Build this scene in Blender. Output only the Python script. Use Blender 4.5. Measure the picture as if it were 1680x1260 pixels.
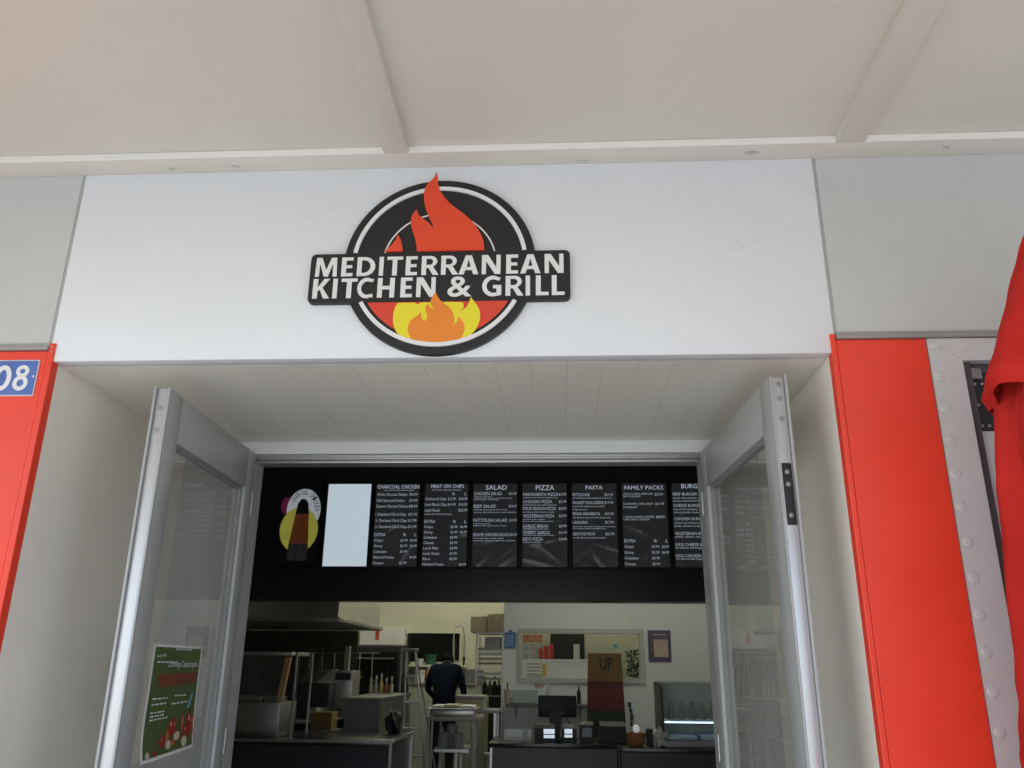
import bpy, bmesh, math, random
from mathutils import Vector, Matrix
random.seed(7)
for o in list(bpy.data.objects): bpy.data.objects.remove(o)
scene = bpy.context.scene
COL = scene.collection

# ------------------------------------------------------------------ camera
YAW, PITCH, ROLL, FPX = 0.05789425, 0.33119185, 0.00979286, 1354.63
CAM = Vector((0.0, -2.6, 1.6))
_r = Vector((math.cos(YAW), math.sin(YAW), 0))
_f = Vector((-math.sin(YAW)*math.cos(PITCH), math.cos(YAW)*math.cos(PITCH), math.sin(PITCH)))
_u = _r.cross(_f)
RT = math.cos(ROLL)*_r + math.sin(ROLL)*_u
UP = -math.sin(ROLL)*_r + math.cos(ROLL)*_u
FW = _f
cam_d = bpy.data.cameras.new('camera')
cam = bpy.data.objects.new('camera', cam_d); COL.objects.link(cam)
cam_d.sensor_width = 36.0; cam_d.lens = 36.0*FPX/1680.0
cam_d.clip_start = 0.05; cam_d.clip_end = 2000
M4 = Matrix((RT, UP, -FW)).transposed().to_4x4(); M4.translation = CAM
cam.matrix_world = M4
scene.camera = cam

# ------------------------------------------------------------------ sky, sun, exposure
SUN_EL, SUN_AZ = math.radians(48), math.radians(212)
world = bpy.data.worlds.new('World'); scene.world = world; world.use_nodes = True
nt = world.node_tree
bg = nt.nodes['Background']; sky = nt.nodes.new('ShaderNodeTexSky')
sky.sky_type = 'NISHITA'; sky.sun_disc = False
sky.sun_elevation = SUN_EL; sky.sun_rotation = SUN_AZ
sky.air_density = 1.0; sky.dust_density = 1.5; sky.ozone_density = 1.0
nt.links.new(sky.outputs[0], bg.inputs[0]); bg.inputs[1].default_value = 0.15
sd = bpy.data.lights.new('sun', 'SUN'); sd.energy = 3.6; sd.angle = math.radians(0.5); sd.color = (1.0, 0.985, 0.955)
sun = bpy.data.objects.new('sun', sd); COL.objects.link(sun)
sdir = Vector((math.sin(SUN_AZ)*math.cos(SUN_EL), math.cos(SUN_AZ)*math.cos(SUN_EL), math.sin(SUN_EL)))
sun.rotation_euler = sdir.to_track_quat('Z', 'Y').to_euler(); sun.location = (0, -20, 30)
vs = scene.view_settings
vs.view_transform = 'Standard'; vs.look = 'None'; vs.gamma = 1.0; vs.use_curve_mapping = False
vs.exposure = 1.12
scene.cycles.use_denoising = True
scene.cycles.max_bounces = 10; scene.cycles.diffuse_bounces = 6; scene.cycles.glossy_bounces = 5
scene.cycles.transparent_max_bounces = 12
scene.cycles.sample_clamp_indirect = 6.0

# ------------------------------------------------------------------ helpers
def ray(x, y): return RT*((x-840)/FPX) + UP*(-(y-630)/FPX) + FW
def P(x, y, Y):
    d = ray(x, y); return CAM + d*((Y-CAM.y)/d.y)
def RC(x0, y0, x1, y1, Y):
    "world rectangle (X0, X1, Z0, Z1) standing in the plane Y"
    a = P(x0, (y0+y1)/2, Y); b = P(x1, (y0+y1)/2, Y); c = P((x0+x1)/2, y0, Y); d = P((x0+x1)/2, y1, Y)
    return a.x, b.x, d.z, c.z

MATS = {}
def lin(c):
    return tuple(((v/255)/12.92 if v/255 <= 0.04045 else ((v/255+0.055)/1.055)**2.4) for v in c)
def mat(name, col, rough=0.5, metal=0.0, var=0.06, scale=4.0, bump=0.0, bscale=80.0, spec=0.5, stretch=None,
        emit=None, estr=0.0, stain=None, stain_amt=0.0, coat=0.0, rvar=0.12):
    if name in MATS: return MATS[name]
    m = bpy.data.materials.new(name); m.use_nodes = True
    n = m.node_tree; b = n.nodes['Principled BSDF']
    b.inputs['Roughness'].default_value = rough; b.inputs['Metallic'].default_value = metal
    b.inputs['Specular IOR Level'].default_value = spec
    b.inputs['Coat Weight'].default_value = coat
    tc = n.nodes.new('ShaderNodeTexCoord'); mp = n.nodes.new('ShaderNodeMapping')
    n.links.new(tc.outputs['Object'], mp.inputs[0])
    if stretch: mp.inputs['Scale'].default_value = stretch
    nz = n.nodes.new('ShaderNodeTexNoise'); nz.inputs['Scale'].default_value = scale
    nz.inputs['Detail'].default_value = 6; nz.inputs['Roughness'].default_value = 0.6
    n.links.new(mp.outputs[0], nz.inputs[0])
    rp = n.nodes.new('ShaderNodeValToRGB')
    rp.color_ramp.elements[0].position = 0.3; rp.color_ramp.elements[1].position = 0.7
    rp.color_ramp.elements[0].color = (*[v*(1-var) for v in col], 1)
    rp.color_ramp.elements[1].color = (*[min(1, v*(1+var)) for v in col], 1)
    n.links.new(nz.outputs[0], rp.inputs[0])
    out = rp.outputs[0]
    if stain:
        n2 = n.nodes.new('ShaderNodeTexNoise'); n2.inputs['Scale'].default_value = scale*0.45; n2.inputs['Detail'].default_value = 9
        n2.inputs['Roughness'].default_value = 0.72; n2.inputs['Distortion'].default_value = 0.4
        n.links.new(mp.outputs[0], n2.inputs[0])
        r2 = n.nodes.new('ShaderNodeValToRGB'); r2.color_ramp.elements[0].position = 0.54; r2.color_ramp.elements[1].position = 0.78
        r2.color_ramp.elements[0].color = (0,0,0,1); r2.color_ramp.elements[1].color = (stain_amt,)*3+(1,)
        n.links.new(n2.outputs[0], r2.inputs[0])
        mx = n.nodes.new('ShaderNodeMix'); mx.data_type = 'RGBA'
        n.links.new(r2.outputs[0], mx.inputs[0]); n.links.new(out, mx.inputs[6]); mx.inputs[7].default_value = (*stain, 1)
        out = mx.outputs[2]
    n.links.new(out, b.inputs['Base Color'])
    mr = n.nodes.new('ShaderNodeMapRange'); mr.inputs[3].default_value = max(0.02, rough-rvar); mr.inputs[4].default_value = min(1, rough+rvar)
    n.links.new(nz.outputs[0], mr.inputs[0]); n.links.new(mr.outputs[0], b.inputs['Roughness'])
    if bump > 0:
        n3 = n.nodes.new('ShaderNodeTexNoise'); n3.inputs['Scale'].default_value = bscale; n3.inputs['Detail'].default_value = 3
        n.links.new(mp.outputs[0], n3.inputs[0])
        bp = n.nodes.new('ShaderNodeBump'); bp.inputs['Strength'].default_value = bump; bp.inputs['Distance'].default_value = 0.01
        n.links.new(n3.outputs[0], bp.inputs['Height']); n.links.new(bp.outputs[0], b.inputs['Normal'])
    if emit:
        b.inputs['Emission Color'].default_value = (*emit, 1); b.inputs['Emission Strength'].default_value = estr
    MATS[name] = m
    return m
def glass(name, tint=(0.94, 0.945, 0.935), ior=1.5, rough=0.0):
    if name in MATS: return MATS[name]
    m = bpy.data.materials.new(name); m.use_nodes = True; n = m.node_tree
    n.nodes.remove(n.nodes['Principled BSDF']); o = n.nodes['Material Output']
    t = n.nodes.new('ShaderNodeBsdfTransparent'); t.inputs[0].default_value = (*tint, 1)
    g = n.nodes.new('ShaderNodeBsdfGlossy'); g.inputs['Roughness'].default_value = rough
    f = n.nodes.new('ShaderNodeFresnel'); f.inputs[0].default_value = ior
    ge = n.nodes.new('ShaderNodeNewGeometry'); mi = n.nodes.new('ShaderNodeMapRange')
    mi.inputs[3].default_value = ior; mi.inputs[4].default_value = 1.0/ior
    n.links.new(ge.outputs['Backfacing'], mi.inputs[0]); n.links.new(mi.outputs[0], f.inputs[0])
    x = n.nodes.new('ShaderNodeMixShader')
    n.links.new(f.outputs[0], x.inputs[0]); n.links.new(t.outputs[0], x.inputs[1]); n.links.new(g.outputs[0], x.inputs[2])
    tc = n.nodes.new('ShaderNodeTexCoord'); nz = n.nodes.new('ShaderNodeTexNoise'); nz.inputs['Scale'].default_value = 2.2; nz.inputs['Detail'].default_value = 8; nz.inputs['Roughness'].default_value = 0.7
    mr = n.nodes.new('ShaderNodeMapRange'); mr.inputs[1].default_value = 0.35; mr.inputs[2].default_value = 0.75; mr.inputs[3].default_value = 0.03; mr.inputs[4].default_value = 0.12
    df = n.nodes.new('ShaderNodeBsdfDiffuse'); df.inputs[0].default_value = (0.62, 0.60, 0.55, 1); y = n.nodes.new('ShaderNodeMixShader')
    n.links.new(tc.outputs['Object'], nz.inputs[0]); n.links.new(nz.outputs[0], mr.inputs[0]); n.links.new(mr.outputs[0], y.inputs[0])
    n.links.new(x.outputs[0], y.inputs[1]); n.links.new(df.outputs[0], y.inputs[2])
    n.links.new(y.outputs[0], o.inputs[0]); MATS[name] = m
    return m

class MB:
    "collects shapes; build() links them as one mesh object"
    def __init__(s): s.bm = bmesh.new()
    def box(s, x0, x1, y0, y1, z0, z1, bev=0.0, seg=2):
        r = bmesh.ops.create_cube(s.bm, size=1.0); v = r['verts']
        for p in v:
            p.co = Vector((x0 if p.co.x < 0 else x1, y0 if p.co.y < 0 else y1, z0 if p.co.z < 0 else z1))
        if bev > 0:
            e = list({e for p in v for e in p.link_edges})
            bmesh.ops.bevel(s.bm, geom=e, offset=bev, segments=seg, profile=0.5, affect='EDGES')
        return s
    def tube(s, pts, r, n=10, r1=None, cap=True):
        pts = [Vector(p) for p in pts]; rings = []; k = len(pts)
        for i, p in enumerate(pts):
            t = (pts[min(i+1, k-1)]-pts[max(i-1, 0)]).normalized()
            a = Vector((0, 0, 1)) if abs(t.z) < 0.9 else Vector((1, 0, 0))
            u = t.cross(a).normalized(); w = t.cross(u)
            rr = r if r1 is None else r+(r1-r)*i/(k-1)
            rings.append([s.bm.verts.new(p+(u*math.cos(2*math.pi*j/n)+w*math.sin(2*math.pi*j/n))*rr) for j in range(n)])
        for a, b in zip(rings, rings[1:]):
            for j in range(n): s.bm.faces.new((a[j], a[(j+1) % n], b[(j+1) % n], b[j]))
        if cap:
            s.bm.faces.new(rings[0][::-1]); s.bm.faces.new(rings[-1])
        return s
    def lathe(s, prof, c=(0, 0, 0), n=20, axis='z'):
        rings = []
        for r, h in prof:
            ring = []
            for j in range(n):
                a = 2*math.pi*j/n
                if axis == 'z': q = Vector((r*math.cos(a), r*math.sin(a), h))
                else: q = Vector((r*math.cos(a), h, r*math.sin(a)))
                ring.append(s.bm.verts.new(q+Vector(c)))
            rings.append(ring)
        for a, b in zip(rings, rings[1:]):
            for j in range(n): s.bm.faces.new((a[j], a[(j+1) % n], b[(j+1) % n], b[j]))
        s.bm.faces.new(rings[0][::-1]); s.bm.faces.new(rings[-1])
        return s
    def prism(s, pts, y0, y1):
        "outline in (x, z), extruded from y0 (front) to y1"
        a = [s.bm.verts.new((x, y0, z)) for x, z in pts]; b = [s.bm.verts.new((x, y1, z)) for x, z in pts]
        s.bm.faces.new(a); s.bm.faces.new(b[::-1]); k = len(pts)
        for i in range(k): s.bm.faces.new((a[i], b[i], b[(i+1) % k], a[(i+1) % k]))
        return s
    def prism_x(s, pts, x0, x1):
        a = [s.bm.verts.new((x0, y, z)) for y, z in pts]; b = [s.bm.verts.new((x1, y, z)) for y, z in pts]
        s.bm.faces.new(a); s.bm.faces.new(b[::-1]); k = len(pts)
        for i in range(k): s.bm.faces.new((a[i], b[i], b[(i+1) % k], a[(i+1) % k]))
        return s
    def ring(s, cx, cz, ro, ri, y0, y1, n=96, a0=0, a1=2*math.pi):
        full = abs(a1-a0-2*math.pi) < 1e-6; m = n if full else n+1; R = []
        for i in range(m):
            a = a0+(a1-a0)*i/n
            R.append([s.bm.verts.new((cx+r*math.cos(a), y, cz+r*math.sin(a))) for r, y in ((ro, y0), (ri, y0), (ri, y1), (ro, y1))])
        for i in range(n):
            A, B = R[i], R[(i+1) % m]
            for j in range(4): s.bm.faces.new((A[j], A[(j+1) % 4], B[(j+1) % 4], B[j]))
        return s
    def grid(s, fn, nu, nv):
        V = [[s.bm.verts.new(fn(i/nu, j/nv)) for j in range(nv+1)] for i in range(nu+1)]
        for i in range(nu):
            for j in range(nv): s.bm.faces.new((V[i][j], V[i+1][j], V[i+1][j+1], V[i][j+1]))
        return s
    def mesh(s, name):
        bmesh.ops.recalc_face_normals(s.bm, faces=s.bm.faces)
        me = bpy.data.meshes.new(name); s.bm.to_mesh(me); s.bm.free(); return me
    def build(s, name, m, parent=None, smooth=False, angle=40):
        me = s.mesh(name); me.materials.append(m)
        if smooth:
            me.polygons.foreach_set('use_smooth', [True]*len(me.polygons))
            me.set_sharp_from_angle(angle=math.radians(angle))
        return link(name, me, parent)
def link(name, me, parent=None):
    o = bpy.data.objects.new(name, me); COL.objects.link(o)
    if parent is not None:
        o.parent = parent; o.matrix_parent_inverse = wm(parent).inverted()
    return o
def wm(o):
    m = Matrix.LocRotScale(o.location, o.rotation_euler, o.scale)
    return m if o.parent is None else wm(o.parent) @ o.matrix_parent_inverse @ m
def thing(name, label, cat, loc=(0, 0, 0), group=None):
    o = bpy.data.objects.new(name, None); COL.objects.link(o); o.location = loc; o.empty_display_size = 0.1
    return tag(o, label, cat, group)
def tag(o, label, cat, group=None):
    o['label'] = label; o['category'] = cat
    if group: o['group'] = group
    return o
def struct(o): o['kind'] = 'structure'; return o

def text_mesh(s, off=0.0, res=3, ext=0.0, shear=0.0):
    cu = bpy.data.curves.new('lettering', 'FONT'); cu.body = s; cu.offset = off; cu.resolution_u = res; cu.extrude = ext; cu.shear = shear
    ob = bpy.data.objects.new('lettering', cu); me = bpy.data.meshes.new_from_object(ob)
    bpy.data.objects.remove(ob); bpy.data.curves.remove(cu); return me
def text_into(bm, s, x0, x1, z0, z1, fn, off=0.0, res=3, depth=0.0, shear=0.0, keep=False):
    "puts the string's flat outline into bm, fitted to the box x0..x1, z0..z1; fn maps (u, v) to a point"
    me = text_mesh(s, off, res, 0.02 if depth else 0.0, shear)
    if not me.vertices: return
    xs = [v.co.x for v in me.vertices]; ys = [v.co.y for v in me.vertices]
    ax, bx_, ay, by = min(xs), max(xs), min(ys), max(ys)
    if keep: ay, by = 0.0, 0.72
    base = len(bm.verts); vv = []
    for v in me.vertices:
        u = x0+(v.co.x-ax)/max(1e-6, bx_-ax)*(x1-x0); w = z0+(v.co.y-ay)/max(1e-6, by-ay)*(z1-z0)
        p = Vector(fn(u, w))
        if depth: p += Vector((0, -depth if v.co.z > 0 else 0.001, 0))
        vv.append(bm.verts.new(p))
    for f in me.polygons:
        try: bm.faces.new([vv[i] for i in f.vertices])
        except ValueError: pass
    bpy.data.meshes.remove(me)

# ------------------------------------------------------------------ materials
m_white = mat('white_gloss_panel', (0.77, 0.795, 0.82), 0.30, var=0.02, scale=1.2, bump=0.05, bscale=3.0, stain=(0.70, 0.73, 0.75), stain_amt=0.10)
m_grey = mat('pale_grey_panel', (0.57, 0.585, 0.57), 0.45, var=0.03, scale=2.0, stain=(0.4, 0.4, 0.38), stain_amt=0.25)
m_cream = mat('cream_paint', (0.70, 0.66, 0.585), 0.6, var=0.03, scale=1.3, bump=0.04, bscale=30, stain=(0.5, 0.46, 0.38), stain_amt=0.3)
m_sheet = mat('cream_canopy_sheet', (0.68, 0.655, 0.565), 0.55, var=0.03, scale=1.1, bump=0.03, bscale=9, stain=(0.5, 0.46, 0.38), stain_amt=0.25)
m_board = mat('soffit_paint', (0.82, 0.79, 0.70), 0.5, var=0.025, scale=2.0, stain=(0.45, 0.42, 0.36), stain_amt=0.2)
m_reveal = mat('reveal_render', (0.90, 0.85, 0.765), 0.65, var=0.03, scale=2.0, bump=0.08, bscale=120)
m_red = mat('red_enamel', (0.88, 0.055, 0.024), 0.40, var=0.05, scale=2.5, bump=0.06, bscale=24, stain=(0.55, 0.05, 0.035), stain_amt=0.35)
m_alu = mat('anodised_aluminium', (0.55, 0.56, 0.57), 0.38, 0.75, var=0.04, scale=6, stretch=(1, 1, 0.1))
m_alup = mat('powder_coated_aluminium', (0.42, 0.43, 0.425), 0.35, 0.0, var=0.025, scale=3)
m_trim = mat('grey_trim', (0.36, 0.35, 0.33), 0.45, 0.2, var=0.05)
m_seam = mat('dark_seam', (0.20, 0.20, 0.19), 0.7)
m_black = mat('black_plastic', (0.011, 0.011, 0.012), 0.55)
m_blackmat = mat('matt_black', (0.02, 0.02, 0.022), 0.6, var=0.15)
m_bulk = mat('charcoal_bulkhead', (0.026, 0.026, 0.027), 0.38, var=0.12, scale=3)
m_steel = mat('stainless_steel', (0.55, 0.55, 0.54), 0.38, 1.0, var=0.05, scale=3, rvar=0.04)
m_steeld = mat('dull_steel', (0.30, 0.30, 0.29), 0.45, 0.9, var=0.1, scale=3, rvar=0.05)
m_counter = mat('navy_laminate', (0.045, 0.05, 0.065), 0.4, var=0.08, scale=4)
m_ctop = mat('dark_stone_top', (0.02, 0.02, 0.023), 0.25, var=0.3, scale=60)
m_kwall = mat('kitchen_wall_tile_paint', (0.62, 0.62, 0.49), 0.45, var=0.04, scale=1.5, stain=(0.4, 0.38, 0.26), stain_amt=0.35)
m_wwall = mat('white_wall_lining', (0.60, 0.64, 0.63), 0.3, var=0.03, scale=1.5, stain=(0.45, 0.46, 0.42), stain_amt=0.3)
m_glass = glass('clear_glass')
m_darkglass = mat('dark_window_glass', (0.01, 0.012, 0.011), 0.08, var=0.1)
m_paper = mat('white_paper', (0.75, 0.75, 0.72), 0.6)
m_letter = mat('white_letter', (0.80, 0.80, 0.79), 0.4, var=0.01)
m_signblk = mat('sign_black', (0.012, 0.012, 0.013), 0.5, var=0.1)
m_flame = mat('flame_red', (0.80, 0.07, 0.022), 0.42, var=0.02)
m_yellow = mat('flame_yellow', (0.85, 0.72, 0.03), 0.42, var=0.02)
m_orange = mat('flame_orange', (0.85, 0.25, 0.025), 0.42, var=0.02)

# ------------------------------------------------------------------ ground
g = MB().grid(lambda u, v: ((u-0.5)*600, -300+v*300, 0.0), 12, 6).build("pavement", mat("concrete_paving", (0.345, 0.355, 0.345), 0.8, var=0.12, scale=0.8, bump=0.2, bscale=40)); struct(g)
g = MB().box(-300, 300, 0.0, 300, -0.2, -0.004).build('ground', mat('packed_earth', (0.25, 0.22, 0.18), 0.9, var=0.2)); struct(g)
g = MB().box(-300, 300, -24, -12, -0.1, 0.004).build('road', mat('asphalt', (0.05, 0.05, 0.052), 0.85, var=0.2, bump=0.3, bscale=200)); struct(g)

# ------------------------------------------------------------------ shopfront
XL, XR, ZS, ZC = -1.751, 0.906, 2.594, 3.345
shop = thing('shopfront', 'white fascia shopfront with a recessed entrance and red side panels', 'shopfront', (-0.42, 0, 0))
MB().box(-1.768, 0.921, 0.0, 0.06, ZS, ZC-0.0004, 0.0015).build('fascia_panel', m_white, shop, True)
MB().box(-4.6, 3.6, 0.062, 0.16, ZS+0.03, ZC+0.5).build('fascia_backing', m_seam, shop)
MB().box(-4.6, -1.781, 0.002, 0.05, 2.662, ZC-0.0004, 0.001).build('spandrel_panel', m_grey, shop)
MB().box(0.933, 3.6, 0.002, 0.05, 2.668, ZC-0.0004, 0.001).build('spandrel_panel', m_grey, shop)
for a, b in ((-1.7795, -1.7695), (0.9225, 0.9315)):
    MB().box(a-0.001, b+0.001, 0.0035, 0.06, 2.66, ZC-0.0005).build('joint_strip', mat('joint_grey', (0.40, 0.41, 0.40), 0.5), shop)
for a, b, z in ((-4.6, -1.7725, 2.634), (0.926, 3.6, 2.641)):
    t = MB().box(a, b, -0.014, 0.03, z, z+0.013, 0.003); t.box(a, b, -0.006, 0.03, z+0.014, z+0.026, 0.002)
    t.build('trim_moulding', m_trim, shop)
# red panels with folded edge strips
MB().box(-4.6, -1.775, -0.003, 0.03, 0.0, 2.632, 0.002).build('red_panel', m_red, shop)
MB().box(-1.7735, XL+0.0005, -0.006, 0.032, 0.0, 2.660, 0.003).build('panel_edge', m_red, shop)
MB().box(0.925, 1.2135, -0.003, 0.03, 0.0, 2.639, 0.002).build('red_panel', m_red, shop)
MB().box(XR-0.0005, 0.9235, -0.006, 0.032, 0.0, 2.660, 0.003).build('panel_edge', m_red, shop)
for (x, z) in ((-1.762, 2.645), (-1.760, 2.628)):
    MB().lathe([(0.0045, 0.0), (0.003, -0.003)], (x, -0.006, z), 10, 'y').build('rivet', m_trim, shop)
# reveals
MB().box(-4.6, XL, 0.034, 1.1, 0.0, ZS+0.02).build('reveal_wall', m_reveal, shop)
MB().box(XR, 1.20, 0.034, 1.1, 0.0, ZS+0.02).build('reveal_wall', m_reveal, shop)
# soffit of boards
sof = MB().box(XL, XR, 0.061, 1.1, ZS+0.0117, ZS+0.028).build('soffit', m_board, shop)
j = 0.033
edges = sorted([0.033+0.1243*k for k in range(-20, 20) if XL < 0.033+0.1243*k < XR])
edges = [XL]+edges+[XR]
for a, b in zip(edges, edges[1:]):
    dz = random.uniform(-0.0006, 0.0006)
    MB().box(a+0.0003, b-0.0003, 0.0605, 1.099, ZS+dz, ZS+0.0115, 0.0007, 1).build('soffit_board', m_board, sof)
# header over the doors
hd = MB().box(XL, XR, 1.1, 1.2, 2.538, ZS+0.03).build('header', m_white, shop)
fr = MB().box(XL, XR, 1.108, 1.2, 2.523, 2.5365, 0.002); fr.box(XL, XR, 1.100, 1.2, 2.512, 2.5215, 0.002); fr.box(XL, XR, 1.116, 1.2, 2.497, 2.5105, 0.002)
fr.build('head_track', m_alu, shop, True)
for a, b in ((XL, -1.408), (0.645, XR)):
    MB().box(a, b, 1.101, 1.2, 0.0, 2.4965).build('side_jamb', m_alup, shop)
MB().box(XL-2.85, XL, 1.1005, 1.25, 0.0, 3.6).build('front_wall', m_cream, shop)
MB().box(XR, 3.6, 1.1005, 1.25, 0.0, 3.6).build('front_wall', m_cream, shop)
MB().box(XL, XR, 1.201, 1.30, 2.60, 3.6).build('front_wall', m_cream, shop)

# ------------------------------------------------------------------ canopy
can = thing('canopy', 'cream painted metal canopy with ribs over the shop entrance', 'canopy', (0, -2.1, 3.345))
beam = MB().box(-4.6, 3.6, -0.088, 0.055, ZC, ZC+0.06, 0.003).build('edge_beam', m_cream, can, True)
MB().box(-4.6, 3.6, -0.0935, -0.0885, ZC+0.0005, ZC+0.0265, 0.0015).build('bright_front_face', mat('lit_face_white', (0.88, 0.86, 0.81), 0.45, var=0.02), can)  # light on the beam's front face put into a paler strip
JX = ((-2.21, -2.12), (-0.615, -0.526), (0.978, 1.077), (2.57, 2.66))
last = -4.6
for a, b in JX+((3.6, 3.7),):
    if a < 3.6: MB().box(a, b, -3.6, -0.0890, ZC-0.001, ZC+0.05, 0.003).build('rib', m_cream, can, True)
    w, n_ = a-last, 24
    MB().grid(lambda u, v, x0=last, w=w: (x0+u*w, -3.6+v*3.512, ZC+0.027+0.004*math.sin(u*math.pi)*math.sin(v*9)*0.6), 8, n_).build('ceiling_sheet', m_sheet, can, True)
    last = b
MB().box(-4.6, 3.6, -3.6, 0.1, ZC+0.062, ZC+0.10).build('roof_sheet', m_grey, can)
MB().box(-4.6, 3.6, -3.64, -3.601, ZC-0.06, ZC+0.16).build('gutter', m_grey, can)
for x in (-3.6, 2.9):
    MB().box(x-0.05, x+0.05, -3.55, -3.45, 0, ZC-0.001, 0.004).build('post', m_cream, can)
def scuff(x, y, rx, ry, rot, m):
    ca, sa = math.cos(rot), math.sin(rot)
    pts = []
    for k in range(18):
        a = 2*math.pi*k/18; q = 1+random.uniform(-0.22, 0.22); u, w = rx*q*math.cos(a), ry*q*math.sin(a); pts.append((x+u*ca-w*sa, y+u*sa+w*ca))
    b = MB(); b.bm.faces.new([b.bm.verts.new((px, py, ZC-0.0016)) for px, py in pts]); b.build('scuff_patch', m, can)
m_scuff = mat('grey_scuff', (0.50, 0.49, 0.46), 0.6)
for a in ((0.70, -0.045, 0.026, 0.012, 0.1), (-1.42, -0.03, 0.02, 0.006, -0.3), (-1.18, -0.035, 0.018, 0.005, 0.3), (0.10, -0.02, 0.03, 0.003, 0.0), (1.37, -0.05, 0.02, 0.004, 0.5), (-0.60, -0.50, 0.006, 0.002, 0.9), (-0.555, -0.22, 0.004, 0.003, 0.2)): scuff(*a, m_scuff)

# ------------------------------------------------------------------ interior shell
def S(name, mb, m): return struct(mb.build(name, m))
S('shop_floor', MB().box(-4.6, 3.6, 0.0005, 12.0, -0.003, 0.006), mat('grey_floor_tile', (0.22, 0.22, 0.21), 0.4, var=0.15, scale=3))
S('ceiling', MB().box(-4.8, 3.8, 0.17, 12.2, 3.6, 3.7), mat('dull_ceiling', (0.45, 0.45, 0.42), 0.8))
S('wall_left', MB().box(-4.7, -4.6, 0.05, 12.2, 0, 3.6), m_kwall)
S('wall_right', MB().box(2.4, 2.5, 1.26, 12.2, 0, 3.6), m_wwall)
S('wall_back', MB().box(-4.6, 2.4, 11.0, 11.1, 0, 3.6), m_kwall)
wx = P(826, 1060, 8.5).x
HX0, HX1, HZ0, HZ1 = RC(857, 1039, 1050, 1113, 8.5)
pw = MB(); pw.box(wx, HX0, 8.5, 8.62, 0, 3.6); pw.box(HX1, 2.4, 8.5, 8.62, 0, 3.6); pw.box(HX0, HX1, 8.5, 8.62, 0, HZ0); pw.box(HX0, HX1, 8.5, 8.62, HZ1, 3.6)
S('wall_partition', pw, m_wwall)
S('wall_return', MB().box(wx, wx+0.1, 8.6205, 11.0, 0, 3.6), m_kwall)
bk = MB().box(-4.6, 2.4, 5.2, 5.45, 2.182, 3.6, 0.004).build('menu_bulkhead', m_bulk)
tag(bk, 'black bulkhead above the counter carrying the row of menu boards', 'bulkhead')

# lamps of the kitchen (tube battens on the ceiling)
m_tube = mat('lit_tube', (0.9, 0.9, 0.85), 0.5, emit=(1.0, 0.97, 0.80), estr=76.0)
def batten(x, y, l, label):
    t = thing('ceiling_batten', label, 'lamp', (x, y, 3.6), 'tube battens on the kitchen ceiling')
    MB().box(x-0.05, x+0.05, y-l/2, y+l/2, 3.555, 3.598, 0.004).build('housing', m_paper, t)
    MB().tube([(x, y-l/2+0.03, 3.535), (x, y+l/2-0.03, 3.535)], 0.014).build('tube', m_tube, t)
batten(-1.75, 9.3, 1.5, 'white tube batten on the ceiling above the kitchen sink')
batten(0.6, 7.0, 1.2, 'white tube batten on the ceiling above the serving counter')
batten(0.4, 9.1, 0.6, 'short white tube batten on the ceiling behind the serving hatch')

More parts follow.
